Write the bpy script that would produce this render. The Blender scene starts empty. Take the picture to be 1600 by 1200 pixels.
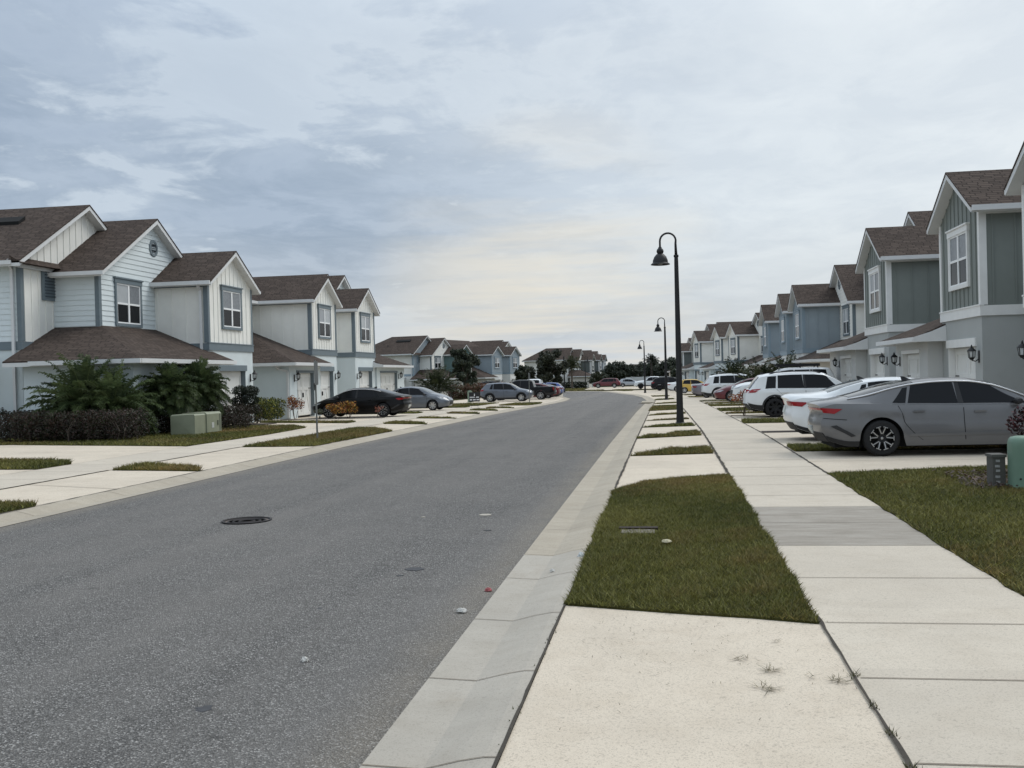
import bpy, bmesh, math, random
import numpy as np
from mathutils import Vector, Matrix
R_ = math.radians
rng = random.Random(7); nr = np.random.default_rng(11)
scene = bpy.context.scene
col = scene.collection

# ------------------------------------------------------------------ terrain
TY = [-1000, 25, 48, 77, 119, 180, 260, 4000]; TZ = [0, 0, -.12, -.43, -.73, -1.0, -1.2, -1.2]
def zg(y): return float(np.interp(y, TY, TZ))

# ------------------------------------------------------------------ helpers
def tag(o, label=None, cat=None, group=None, kind=None):
    if label: o['label'] = label
    if cat: o['category'] = cat
    if group: o['group'] = group
    if kind: o['kind'] = kind
    return o
def empty(name, loc=(0, 0, 0), rz=0.0):
    o = bpy.data.objects.new(name, None); col.objects.link(o)
    o.location = loc; o.rotation_euler = (0, 0, rz); o.empty_display_size = .3
    return o
def copy_tree(o, parent=None):
    c = o.copy(); col.objects.link(c)
    if parent: c.parent = parent
    for ch in list(o.children): copy_tree(ch, c)
    return c

class MB:
    def __init__(s): s.v = []; s.f = []; s.c = []
    def add(s, vs, fs):
        n = len(s.v); s.v += [tuple(p) for p in vs]; s.f += [tuple(i + n for i in f) for f in fs]; return s
    def box(s, x0, x1, y0, y1, z0, z1):
        return s.add([(x0,y0,z0),(x1,y0,z0),(x1,y1,z0),(x0,y1,z0),(x0,y0,z1),(x1,y0,z1),(x1,y1,z1),(x0,y1,z1)],
            [(0,3,2,1),(4,5,6,7),(0,1,5,4),(1,2,6,5),(2,3,7,6),(3,0,4,7)])
    def prism(s, poly, d):
        """poly: list of 3d points, extruded by vector d"""
        n = len(poly); a = [Vector(p) for p in poly]; d = Vector(d)
        return s.add([tuple(p) for p in a] + [tuple(p + d) for p in a],
            [tuple(range(n - 1, -1, -1)), tuple(range(n, 2 * n))] + [(i, (i + 1) % n, n + (i + 1) % n, n + i) for i in range(n)])
    def bar(s, p, q, w, h, up=(0, 0, 1)):
        p = Vector(p); q = Vector(q); d = (q - p).normalized(); u = Vector(up)
        r = d.cross(u); r = r.normalized() if r.length > 1e-6 else Vector((1, 0, 0)); u = r.cross(d).normalized()
        r *= w / 2; u *= h / 2
        vs = [p - r - u, p + r - u, p + r + u, p - r + u, q - r - u, q + r - u, q + r + u, q - r + u]
        return s.add(vs, [(0,1,2,3),(7,6,5,4),(0,4,5,1),(1,5,6,2),(2,6,7,3),(3,7,4,0)])
    def tube(s, pts, rad, n=10, cap=True):
        pts = [Vector(p) for p in pts]; rs = rad if isinstance(rad, (list, tuple)) else [rad] * len(pts)
        base = len(s.v); pr = None
        for i, p in enumerate(pts):
            d = (pts[min(i + 1, len(pts) - 1)] - pts[max(i - 1, 0)]).normalized()
            if pr is None: pr = d.orthogonal().normalized()
            pr = (pr - d * pr.dot(d)); pr = pr.normalized() if pr.length > 1e-6 else d.orthogonal().normalized()
            b = d.cross(pr)
            for k in range(n):
                a = 2 * math.pi * k / n
                s.v.append(tuple(p + (pr * math.cos(a) + b * math.sin(a)) * rs[i]))
        for i in range(len(pts) - 1):
            for k in range(n):
                k2 = (k + 1) % n
                s.f.append((base + i*n + k, base + i*n + k2, base + (i+1)*n + k2, base + (i+1)*n + k))
        if cap:
            s.f.append(tuple(base + k for k in range(n - 1, -1, -1))); s.f.append(tuple(base + (len(pts)-1)*n + k for k in range(n)))
        return s
    def lathe(s, prof, c=(0, 0, 0), n=20, axis='z', cap=True):
        base = len(s.v)
        for (r, z) in prof:
            for k in range(n):
                a = 2 * math.pi * k / n
                p = (r * math.cos(a), r * math.sin(a), z)
                if axis == 'y': p = (p[0], p[2], p[1])
                s.v.append((p[0] + c[0], p[1] + c[1], p[2] + c[2]))
        for i in range(len(prof) - 1):
            for k in range(n):
                k2 = (k + 1) % n
                s.f.append((base + i*n + k, base + i*n + k2, base + (i+1)*n + k2, base + (i+1)*n + k))
        if cap and prof[0][0] > 1e-5: s.f.append(tuple(base + k for k in range(n - 1, -1, -1)))
        if cap and prof[-1][0] > 1e-5: s.f.append(tuple(base + (len(prof)-1)*n + k for k in range(n)))
        return s
    def build(s, name, mat, parent=None, smooth=False, angle=None, recalc=True, loc=None):
        me = bpy.data.meshes.new(name)
        me.from_pydata(s.v, [], s.f)
        if recalc:
            bm = bmesh.new(); bm.from_mesh(me); bmesh.ops.recalc_face_normals(bm, faces=bm.faces); bm.to_mesh(me); bm.free()
        uvl = me.uv_layers.new(name='UV')
        for p in me.polygons:
            n = p.normal
            if abs(n.z) > .985: u = Vector((1, 0, 0)); v = Vector((0, 1, 0))
            else:
                u = Vector((-n.y, n.x, 0)).normalized(); v = n.cross(u)
            for li in p.loop_indices:
                c = me.vertices[me.loops[li].vertex_index].co
                uvl.data[li].uv = (c.dot(u), c.dot(v))
        me.materials.append(mat)
        if smooth:
            me.polygons.foreach_set('use_smooth', [True] * len(me.polygons))
            if angle: me.set_sharp_from_angle(angle=R_(angle))
        o = bpy.data.objects.new(name, me); col.objects.link(o)
        if parent: o.parent = parent
        if loc: o.location = loc
        return o

def raw_mesh(name, verts, nper, mat, cols=None, parent=None):
    """verts: (N*nper,3) numpy, each nper verts a face"""
    verts = np.asarray(verts, np.float32); N = len(verts) // nper
    me = bpy.data.meshes.new(name)
    me.vertices.add(len(verts)); me.vertices.foreach_set('co', verts.ravel())
    me.loops.add(N * nper); me.loops.foreach_set('vertex_index', np.arange(N * nper, dtype=np.int32))
    me.polygons.add(N); me.polygons.foreach_set('loop_start', np.arange(0, N * nper, nper, dtype=np.int32))
    me.update(calc_edges=True)
    if cols is not None:
        at = me.color_attributes.new('Col', 'FLOAT_COLOR', 'POINT')
        c = np.ones((len(verts), 4), np.float32); c[:, :3] = np.repeat(np.asarray(cols, np.float32), nper, axis=0)
        at.data.foreach_set('color', c.ravel())
    me.materials.append(mat)
    o = bpy.data.objects.new(name, me); col.objects.link(o)
    if parent: o.parent = parent
    return o

# ------------------------------------------------------------------ materials
def lin(c): return tuple(((x/255)/12.92 if x/255 <= .04045 else ((x/255+.055)/1.055)**2.4) for x in c)
class NT:
    def __init__(s, name):
        s.m = bpy.data.materials.new(name); s.m.use_nodes = True; s.t = s.m.node_tree; s.n = s.t.nodes; s.l = s.t.links
        s.b = s.n['Principled BSDF']
    def node(s, t, **kw):
        n = s.n.new(t)
        for k, v in kw.items():
            if k in n.inputs: n.inputs[k].default_value = v
            else: setattr(n, k, v)
        return n
    def link(s, a, b): s.l.new(a, b)
    def ramp(s, fac, stops):
        r = s.n.new('ShaderNodeValToRGB'); e = r.color_ramp.elements
        while len(e) < len(stops): e.new(.5)
        for i, (p, c) in enumerate(stops): e[i].position = p; e[i].color = (*c, 1) if len(c) == 3 else c
        s.link(fac, r.inputs[0]); return r.outputs[0]
    def noise(s, vec, scale, detail=4, rough=.55, dist=0):
        n = s.node('ShaderNodeTexNoise'); n.inputs['Scale'].default_value = scale; n.inputs['Detail'].default_value = detail
        n.inputs['Roughness'].default_value = rough; n.inputs['Distortion'].default_value = dist
        if vec is not None: s.link(vec, n.inputs['Vector'])
        return n.outputs['Fac']
    def mix(s, fac, a, b, blend='MIX'):
        n = s.n.new('ShaderNodeMix'); n.data_type = 'RGBA'; n.blend_type = blend
        for i, x in ((0, fac), (6, a), (7, b)):
            if hasattr(x, 'is_output'): s.link(x, n.inputs[i])
            elif i == 0: n.inputs[0].default_value = x
            else: n.inputs[i].default_value = (*x, 1)
        return n.outputs[2]
    def math(s, op, a, b=0.0, c=None):
        n = s.n.new('ShaderNodeMath'); n.operation = op
        for i, x in enumerate((a, b) if c is None else (a, b, c)):
            if hasattr(x, 'is_output'): s.link(x, n.inputs[i])
            else: n.inputs[i].default_value = x
        return n.outputs[0]
    def bump(s, h, strength=.3, dist=.01):
        b = s.n.new('ShaderNodeBump'); b.inputs['Strength'].default_value = strength; b.inputs['Distance'].default_value = dist
        s.link(h, b.inputs['Height']); s.link(b.outputs[0], s.b.inputs['Normal'])
    def coords(s, kind='Object'):
        return s.n.new('ShaderNodeTexCoord').outputs[kind]
    def pos(s):
        return s.n.new('ShaderNodeNewGeometry').outputs['Position']
    def base(s, c):
        if hasattr(c, 'is_output'): s.link(c, s.b.inputs['Base Color'])
        else: s.b.inputs['Base Color'].default_value = (*c, 1)
    def set(s, **kw):
        for k, v in kw.items(): s.b.inputs[k.replace('_', ' ')].default_value = v
        return s.m
CACHE = {}
def plain(name, c, rough=.6, metal=0., var=.08, scale=3., bump=0., bscale=60., spec=None):
    """painted or cast surface with slight natural variation"""
    key = ('plain', name)
    if key in CACHE: return CACHE[key]
    t = NT(name); v = t.coords('Object')
    n = t.noise(v, scale, 5, .6)
    lo = tuple(x * (1 - var) for x in c); hi = tuple(min(1, x * (1 + var)) for x in c)
    t.base(t.ramp(n, [(.3, lo), (.7, hi)]))
    t.set(Roughness=rough, Metallic=metal)
    if spec is not None: t.b.inputs['Specular IOR Level'].default_value = spec
    if bump: t.bump(t.noise(v, bscale, 3), bump, .01)
    CACHE[key] = t.m; return t.m
def paint(name, c, metal=.0, coat=.8):
    key = ('paint', name)
    if key in CACHE: return CACHE[key]
    t = NT(name); n = t.noise(t.coords('Object'), 2.5, 4)
    t.base(t.ramp(n, [(.3, tuple(x*.95 for x in c)), (.7, tuple(min(1, x*1.04) for x in c))]))
    t.set(Roughness=.32, Metallic=metal)
    if coat < .2: t.b.inputs['Specular IOR Level'].default_value = .22
    t.b.inputs['Coat Weight'].default_value = coat; t.b.inputs['Coat Roughness'].default_value = .06
    CACHE[key] = t.m; return t.m
def siding(name, c): return plain(name, c, rough=.62, var=.05, scale=1.3, bump=.05, bscale=90)
def stucco(name, c):
    key = ('stucco', name)
    if key in CACHE: return CACHE[key]
    t = NT(name); v = t.coords('Object')
    n = t.noise(v, .8, 5, .6); n2 = t.noise(v, 45, 3)
    t.base(t.mix(t.math('MULTIPLY', n2, .25), t.ramp(n, [(.3, tuple(x*.93 for x in c)), (.7, tuple(min(1, x*1.05) for x in c))]), tuple(x*.8 for x in c)))
    t.set(Roughness=.85); t.bump(n2, .35, .012); CACHE[key] = t.m; return t.m

def mk_shingle():
    t = NT('roof_shingles'); uv = t.coords('UV')
    br = t.node('ShaderNodeTexBrick'); t.link(uv, br.inputs['Vector'])
    br.offset = .37; br.squash = 1.4; br.squash_frequency = 3; br.offset_frequency = 2
    br.inputs['Color1'].default_value = (*lin((74, 65, 59)), 1); br.inputs['Color2'].default_value = (*lin((100, 88, 80)), 1)
    br.inputs['Mortar'].default_value = (*lin((34, 29, 27)), 1)
    br.inputs['Scale'].default_value = 1.0; br.inputs['Mortar Size'].default_value = .016; br.inputs['Mortar Smooth'].default_value = .3
    br.inputs['Bias'].default_value = -.1; br.inputs['Brick Width'].default_value = .30; br.inputs['Row Height'].default_value = .145
    n = t.noise(uv, 1.1, 5, .65); n2 = t.noise(uv, 90, 2)
    c = t.mix(t.math('MULTIPLY', n, .4), br.outputs['Color'], lin((86, 75, 69)))
    c = t.mix(t.math('MULTIPLY', n2, .35), c, lin((50, 44, 41)))
    t.base(c); t.set(Roughness=.95); t.b.inputs['Specular IOR Level'].default_value = .12
    t.bump(br.outputs['Fac'], .8, -.02); return t.m
def mk_asphalt():
    t = NT('road_asphalt'); v = t.pos()
    vo = t.node('ShaderNodeTexVoronoi'); vo.inputs['Scale'].default_value = 112; t.link(v, vo.inputs['Vector'])
    sc_ = t.n.new('ShaderNodeSeparateColor'); t.link(vo.outputs['Color'], sc_.inputs[0])
    sp = t.ramp(sc_.outputs[0], [(.0, (.055, .0525, .0495)), (.45, (.116, .1115, .105)), (.76, (.178, .172, .162)), (.92, (.31, .299, .282)), (1., (.52, .50, .475))])
    big = t.noise(v, .35, 5, .6); mid = t.noise(v, 2.2, 4)
    c = t.mix(t.ramp(big, [(.35, (0, 0, 0)), (.7, (.36, .36, .36))]), sp, lin((133, 129, 124)))
    sx = t.n.new('ShaderNodeSeparateXYZ'); t.link(v, sx.inputs[0])
    mp = t.node('ShaderNodeMapping'); mp.inputs['Scale'].default_value = (1.1, .03, 1); t.link(v, mp.inputs['Vector'])
    st = t.noise(mp.outputs[0], 1.2, 3)
    c = t.mix(t.ramp(st, [(.40, (0, 0, 0)), (.7, (.45, .45, .45))]), c, lin((133, 129, 124)))
    c = t.mix(t.ramp(mid, [(.45, (0, 0, 0)), (.85, (.35, .35, .35))]), c, lin((94, 91, 88)))
    # oil drips along the lanes
    d2 = t.node('ShaderNodeTexVoronoi'); d2.inputs['Scale'].default_value = 1.6; d2.inputs['Randomness'].default_value = 1; wv_ = t.n.new('ShaderNodeVectorMath'); wv_.operation = 'ADD'
    nz = t.node('ShaderNodeTexNoise'); nz.inputs['Scale'].default_value = 9; t.link(v, nz.inputs['Vector']); sv_ = t.n.new('ShaderNodeVectorMath'); sv_.operation = 'SCALE'; sv_.inputs['Scale'].default_value = .12; t.link(nz.outputs['Color'], sv_.inputs[0])
    t.link(v, wv_.inputs[0]); t.link(sv_.outputs[0], wv_.inputs[1]); t.link(wv_.outputs[0], d2.inputs['Vector'])
    c = t.mix(t.ramp(d2.outputs['Distance'], [(.02, (.5, .5, .5)), (.07, (0, 0, 0))]), c, lin((62, 61, 60)))
    # sandy dirt collected beside the gutters
    for e in (-1.45, -8.05):
        dd = t.math('ABSOLUTE', t.math('SUBTRACT', sx.outputs[0], e))
        k = t.math('MULTIPLY', t.ramp(dd, [(.0, (.6, .6, .6)), (.32, (0, 0, 0))]), t.noise(v, 1.4, 6, .7))
        c = t.mix(k, c, lin((150, 140, 124)))
    t.base(c); t.set(Roughness=.9); t.b.inputs['Specular IOR Level'].default_value = .18
    t.bump(vo.outputs['Distance'], .9, .012); return t.m
def mk_concrete(name, c, speck=.5, dark=.0, slab=0.0):
    t = NT(name); v = t.pos()
    a = t.noise(v, .45, 6, .62); b = t.noise(v, 2.6, 6, .65); f = t.noise(v, 140, 2)
    base = t.ramp(a, [(.28, tuple(x*.86 for x in c)), (.5, c), (.75, tuple(min(1, x*1.07) for x in c))])
    base = t.mix(t.ramp(b, [(.46, (0, 0, 0)), (.72, (.42, .42, .42))]), base, tuple(x*y for x, y in zip(c, (.76, .73, .69))))
    # drifts of brown dirt and faint rust blooms with shapes of their own
    d = t.noise(v, 1.1, 7, .7, 1.2)
    base = t.mix(t.ramp(d, [(.58, (0, 0, 0)), (.74, (.38, .38, .38))]), base, tuple(x*y for x, y in zip(c, (.70, .62, .54))))
    if slab:   # each poured slab has its own tone
        sx = t.n.new('ShaderNodeSeparateXYZ'); t.link(v, sx.inputs[0]); wn_ = t.n.new('ShaderNodeTexWhiteNoise'); wn_.noise_dimensions = '1D'
        t.link(t.math('FLOOR', t.math('MULTIPLY', sx.outputs[1], slab)), wn_.inputs['W'])
        base = t.mix(t.math('MULTIPLY', wn_.outputs['Value'], .32), base, tuple(x*y for x, y in zip(c, (.72, .72, .73))))
    # exposed sand grains
    for sc_, lo, amt, k in ((150, .84, speck*.8, .45), (300, .72, speck*.6, .55), (70, .965, speck*.7, .4)):
        vo = t.node('ShaderNodeTexVoronoi'); vo.inputs['Scale'].default_value = sc_; t.link(v, vo.inputs['Vector'])
        sp_ = t.n.new('ShaderNodeSeparateColor'); t.link(vo.outputs['Color'], sp_.inputs[0])
        base = t.mix(t.ramp(sp_.outputs[0], [(lo, (0, 0, 0)), (min(1, lo + .08), (amt,)*3)]), base, tuple(x*k for x in c))
    if dark:
        mp = t.node('ShaderNodeMapping'); mp.inputs['Scale'].default_value = (.6, 2.2, 1); t.link(v, mp.inputs['Vector'])
        base = t.mix(t.ramp(t.noise(mp.outputs[0], 2.2, 8, .72), [(.36, (dark,) * 3), (.66, (dark * .2,) * 3)]), base, tuple(x*y for x, y in zip(c, (.50, .47, .43))))
    t.base(base); t.set(Roughness=.88); t.bump(f, .25, .004); return t.m
def mk_lawn(name='lawn_turf'):
    t = NT(name); v = t.pos()
    a = t.noise(v, 1.1, 5, .6); b = t.noise(v, 30, 4, .7)
    c = t.ramp(a, [(.3, lin((62, 62, 30))), (.55, lin((76, 76, 38))), (.75, lin((92, 84, 48)))])
    t.base(t.mix(t.math('MULTIPLY', b, .6), c, lin((46, 44, 26)))); t.set(Roughness=.95)
    t.b.inputs['Specular IOR Level'].default_value = .1
    t.bump(b, .9, .05); return t.m
def mk_vcol(name, rough=.65, trans=.25, spec=.3):
    t = NT(name); at = t.node('ShaderNodeAttribute'); at.attribute_name = 'Col'
    t.base(at.outputs['Color']); t.set(Roughness=rough); t.b.inputs['Specular IOR Level'].default_value = spec
    if trans:
        tr = t.node('ShaderNodeBsdfTranslucent'); t.link(at.outputs['Color'], tr.inputs['Color'])
        mx = t.node('ShaderNodeMixShader'); mx.inputs[0].default_value = trans
        t.link(t.b.outputs[0], mx.inputs[1]); t.link(tr.outputs[0], mx.inputs[2])
        t.link(mx.outputs[0], t.n['Material Output'].inputs['Surface'])
    return t.m
def glassy(name, c, rough=.05, spec=.6):
    key = ('glass', name)
    if key in CACHE: return CACHE[key]
    t = NT(name); t.base(c); t.set(Roughness=rough); t.b.inputs['Specular IOR Level'].default_value = spec
    CACHE[key] = t.m; return t.m

M_ROOF = mk_shingle(); M_ASPH = mk_asphalt()
M_DRIVE = mk_concrete('driveway_concrete', lin((204, 191, 172)), .6)
M_WALK = mk_concrete('sidewalk_concrete', lin((198, 187, 170)), .5, 0, .69)
M_WALKD = mk_concrete('stained_concrete', lin((170, 163, 152)), .4, .8)
M_KERB = mk_concrete('kerb_concrete', lin((175, 168, 156)), .4, .22)
M_KERBS = mk_concrete('kerb_concrete_weathered', lin((178, 168, 151)), .55, .34)
M_JOINT = plain('joint_dirt', lin((62, 56, 48)), .95, var=.35, scale=9)
M_GROOVE = plain('groove_dirt', lin((120, 110, 97)), .95, var=.3, scale=5)
M_LAWN = mk_lawn()
M_BLADE = mk_vcol('grass_blade', .6, .3, .25)
M_LEAF = mk_vcol('leaf', .5, .25, .35)
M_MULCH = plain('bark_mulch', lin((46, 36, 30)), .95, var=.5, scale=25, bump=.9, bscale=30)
M_BLACK = plain('black_metal', lin((30, 30, 31)), .5, var=.12, spec=.35)
M_RUBBER = plain('tyre_rubber', lin((24, 24, 25)), .85, var=.15, scale=8)
M_PLASTIC = plain('black_plastic', lin((30, 30, 32)), .6, var=.1)
M_DARK = plain('wheel_well_dark', lin((12, 12, 12)), .95)
M_TINT = glassy('tinted_glass', (.010, .011, .013), .05, .16)
M_CLEARG = glassy('windscreen_glass', (.07, .085, .085), .03, .7)
M_PANE = glassy('window_pane_dark', (.012, .013, .015), .06, .1)
M_BLIND = plain('window_blind', lin((150, 154, 158)), .35, var=.08, scale=2)
M_CHROME = plain('chrome_trim', (.72, .72, .73), .25, .35, var=.02)
M_ALLOY = plain('alloy_rim', lin((185, 186, 188)), .28, .85, var=.04)
M_ALLOYD = plain('dark_alloy_rim', lin((44, 45, 47)), .32, .7, var=.06)
M_RED = glassy('tail_lamp_red', lin((140, 14, 22)), .15, .4)
M_LAMP = glassy('head_lamp_lens', lin((170, 175, 180)), .08, .6)
M_WHITE = plain('white_trim_paint', lin((212, 213, 212)), .5, var=.03)
M_BARK = plain('tree_bark', lin((92, 82, 72)), .9, var=.3, scale=12, bump=.6, bscale=25)
M_LGLASS = glassy('lantern_glass', lin((196, 200, 200)), .1, .6)
M_DOOR = plain('garage_door_paint', lin((224, 224, 220)), .5, var=.03)
# ================================================================== GROUND
def densify(A, B, step=2.0):
    oa, ob = [], []
    for i in range(len(A) - 1):
        L = max(math.dist(A[i], A[i+1]), math.dist(B[i], B[i+1])); n = max(1, int(L / step))
        for k in range(n):
            t = k / n
            oa.append((A[i][0] + (A[i+1][0]-A[i][0])*t, A[i][1] + (A[i+1][1]-A[i][1])*t))
            ob.append((B[i][0] + (B[i+1][0]-B[i][0])*t, B[i][1] + (B[i+1][1]-B[i][1])*t))
    oa.append(A[-1]); ob.append(B[-1]); return oa, ob
def strip_mb(A, B, prof, step=2.0):
    """sheet between polylines; prof: list of (fraction A->B, z offset)"""
    oa, ob = densify(A, B, step); m = MB(); k = len(prof)
    for a, b in zip(oa, ob):
        for t, dz in prof:
            x = a[0] + (b[0]-a[0])*t; y = a[1] + (b[1]-a[1])*t
            m.v.append((x, y, zg(y) + dz))
    for i in range(len(oa) - 1):
        for j in range(k - 1):
            m.f.append((i*k + j, i*k + j + 1, (i+1)*k + j + 1, (i+1)*k + j))
    return m
def structure(m, name, mat, smooth=False):
    o = m.build(name, mat, smooth=smooth, recalc=False); me = o.data
    if me.polygons and sum(p.normal.z for p in me.polygons) < 0: me.flip_normals()
    tag(o, kind='structure'); return o
def offset(P, d):
    out = []
    for i in range(len(P)):
        a = Vector(P[max(i-1, 0)]); b = Vector(P[min(i+1, len(P)-1)]); t = (b - a).normalized()
        out.append((P[i][0] + t.y * d, P[i][1] - t.x * d))
    return out

# the ground sheet to the horizon
m = MB(); xs = [-1500, -600, -250, -120, -60, -30, -15, 0, 15, 30, 60, 120, 250, 600, 1500]
ys = [-60, -20, 0, 25, 48, 62, 77, 98, 119, 150, 180, 220, 260, 400, 800, 2500]
for y in ys:
    for x in xs: m.v.append((x, y, zg(y) - .09))
for j in range(len(ys) - 1):
    for i in range(len(xs) - 1):
        n = len(xs); m.f.append((j*n + i, j*n + i + 1, (j+1)*n + i + 1, (j+1)*n + i))
structure(m, 'ground', M_LAWN)

RE = [(-1.37, -12), (-1.37, 75), (-1.63, 82), (-2.2, 94), (-3.4, 108), (-5.2, 120), (-7.3, 135), (-9, 145), (-11.5, 150), (-15, 152), (-22, 152)]
LE = [(-8.15, -12), (-8.15, 75), (-8.2, 84), (-8.7, 94), (-9.8, 101.5), (-11, 110), (-12, 120), (-13, 130), (-14.5, 138), (-16, 143), (-22, 145)]
structure(strip_mb(RE, LE, [(0, -.055), (.25, -.035), (.5, -.02), (.75, -.035), (1, -.055)]), 'road', M_ASPH, True)
# mountable gutter kerbs both sides
prK = [(0, -.05), (.45, -.062), (.72, -.02), (.9, .0), (1, .001), (1.0001, -.08)]
RB = offset(RE, .61); LB = offset(LE, -.58)
def cut(P, y0, y1, n):   # part of a straight-ish polyline by Y
    yy = [y0] + [p[1] for p in P if y0 < p[1] < y1] + [y1]
    yp = [p[1] for p in P]; xp = [p[0] for p in P]
    return [(float(np.interp(y, yp, xp)), y) for y in yy]
structure(strip_mb(cut(RE, -12, 9.6, 1), cut(RB, -12, 9.6, 1), prK, .5), 'kerb', M_KERB)
iR = [p for p in RE if p[1] > 9.6]; iB = RB[-len(iR):]
structure(strip_mb([(-1.37, 9.6)] + iR, [(-.76, 9.6)] + iB, prK, 1.5), 'kerb', M_KERBS)
structure(strip_mb(LE, LB, prK, 1.5), 'kerb', M_KERBS)
# joints across the gutters
m = MB()
def gutter_joint(y, xa, xb, s=.0045):
    pts = [(xa, -.05), (xa + (xb-xa)*.45, -.062), (xa + (xb-xa)*.72, -.02), (xa + (xb-xa)*.9, 0), (xb, .001)]
    for (x0, z0), (x1, z1) in zip(pts, pts[1:]):
        z = zg(y) + .004
        m.add([(x0, y - s, z0 + z), (x1, y - s, z1 + z), (x1, y + s, z1 + z), (x0, y + s, z0 + z)], [(0, 1, 2, 3)])
for y in (4.35, 5.65, 7.05, 8.5, 9.62, 11.2, 12.9, 14.8, 17, 19.4, 22, 25, 28, 31.5, 35): gutter_joint(y, -1.37, -.76)
for y in (10.5, 12.6, 14.9, 17.3, 19.8, 22.3, 24.8, 28, 31, 34, 37, 40, 44, 48): gutter_joint(y, -8.15, -8.73)
structure(m, 'kerb_joints', M_GROOVE)

# concrete: right drives and parkway as one sheet, sidewalk over it
HR = [(14, -12), (14, 75), (14, 82), (13.5, 94), (12, 108), (9, 120), (5, 135), (0, 145), (-4, 150), (-8, 154), (-22, 154)]
RB2 = [(x + .012, y) for x, y in RB]
structure(strip_mb(RB2[:8], HR[:8], [(0, -.004), (.12, -.004), (.5, -.004), (1, -.004)]), 'driveways', M_DRIVE)
HL = [(-26, -12), (-26, 75), (-24, 84), (-20, 94), (-20, 101.5), (-20, 110)]
LB2 = [(x - .012, y) for x, y in LB]
structure(strip_mb(LB2[:6], HL, [(0, -.004), (.2, -.004), (.6, -.004), (1, -.004)]), 'driveways', M_DRIVE)
# sidewalks
SL = [(.96, -12), (.96, 30), (.80, 50), (.73, 77), (.55, 95), (-.3, 108), (-2, 122), (-4.5, 136)]
SR = [(2.45, -12), (2.45, 28), (2.25, 50), (2.2, 70), (1.75, 92), (1.1, 106), (-.5, 120), (-3, 134)]
def sub(P, y0, y1): return cut(P, y0, y1, 1)
flat = [(0, .004), (.5, .004), (1, .004)]
def walk(y0, y1, mat):
    a = sub(SL, y0, y1); b = [(float(np.interp(y, [p[1] for p in SR], [p[0] for p in SR])), y) for _, y in a]
    structure(strip_mb(a, b, flat), 'sidewalk', mat)
walk(-12, 9.79, M_WALK); walk(9.79, 12.53, M_WALKD); walk(12.53, 134, M_WALK)
structure(strip_mb([(-10.86, -12), (-10.86, 74)], [(-12.6, -12), (-12.6, 74)], flat), 'sidewalk', M_WALK)
# dirt-filled expansion joints and scored grooves
m = MB(); g = MB()
def seam(P, w, dz, mm, jit=.006, step=.18, ymax=60):
    for i in range(len(P) - 1):
        (x0, y0), (x1, y1) = P[i], P[i+1]; n = max(1, int(math.dist(P[i], P[i+1]) / step)); prev = None
        for k in range(n + 1):
            t = k / n; x = x0 + (x1-x0)*t; y = y0 + (y1-y0)*t
            a = w * (.6 + .8 * rng.random()); q = (x + rng.uniform(-jit, jit), y, a)
            if prev:
                mm.add([(prev[0]-prev[2]/2, prev[1], zg(prev[1])+dz), (prev[0]+prev[2]/2, prev[1], zg(prev[1])+dz), (q[0]+q[2]/2, q[1], zg(q[1])+dz), (q[0]-q[2]/2, q[1], zg(q[1])+dz)], [(0, 1, 2, 3)])
            prev = q
seam([(.955, -6), (.955, 7)], .019, .008, m, .004); seam([(.95, 16.2), (.96, 30), (.80, 50), (.73, 77)], .045, .008, m)
seam([(-.755, -6), (-.755, 7.3)], .014, .006, m, .003); seam([(-.755, 14.8), (-.76, 40), (-.76, 75)], .035, .006, m)
seam([(2.45, 16.3), (2.45, 28), (2.25, 50), (2.2, 70)], .04, .008, m)
seam([(-10.86, 8), (-10.86, 18.7)], .03, .008, m); seam([(-10.86, 20), (-10.86, 25)], .025, .008, m); seam([(-12.6, 8), (-12.6, 70)], .02, .008, g)
seam([(-8.735, 8), (-8.735, 70)], .035, .006, m); seam([(-10.86, 35), (-10.86, 70)], .02, .008, g)
def cross(x0, x1, y, w, dz, mm, y1=None):
    y1 = y if y1 is None else y1
    mm.add([(x0, y - w/2, zg(y)+dz), (x1, y1 - w/2, zg(y)+dz), (x1, y1 + w/2, zg(y)+dz), (x0, y + w/2, zg(y)+dz)], [(0, 1, 2, 3)])
for y in (1.2, 2.0, 3.2, 4.41, 5.61, 6.82, 8.28, 9.79, 11.25, 12.53, 13.67, 14.94, 16.18) + tuple(17.6 + 1.45*i for i in range(34)):
    cross(.98, 2.43 if y < 28 else 2.24, y, .011 if y < 15 else .016, .0085, g)
for y in tuple(8 + 1.5*i for i in range(30)): cross(-10.88, -12.58, y, .014, .0085, g)
cross(-8.76, -10.84, 15.3, .02, .003, g, 16.1); cross(-8.76, -10.84, 22.9, .02, .003, g); cross(-12.62, -18, 24.1, .02, .003, g)
for y in (18.7, 24.6, 30.6, 37.5, 48.0): cross(2.47, 9, y, .016, .003, g); 
for y in (44, 50.5, 58): cross(-12.62, -17.5, y, .02, .003, g)
cross(4.2, 9, 17.6, .018, .003, g, 17.2)
structure(m, 'pavement_joints', M_JOINT); structure(g, 'pavement_grooves', M_GROOVE)
# parking apron in asphalt by the bend, far street
structure(strip_mb([(-9.2, 72), (-9.6, 92), (-12, 112)], [(-19, 72), (-19, 92), (-19, 112)], [(0, .006), (1, .006)]), 'parking_apron', M_DRIVE)
structure(strip_mb([(-13, 160), (-15, 205)], [(3, 160), (0, 205)], [(0, -.02), (1, -.02)]), 'far_street', M_DRIVE)

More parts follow.
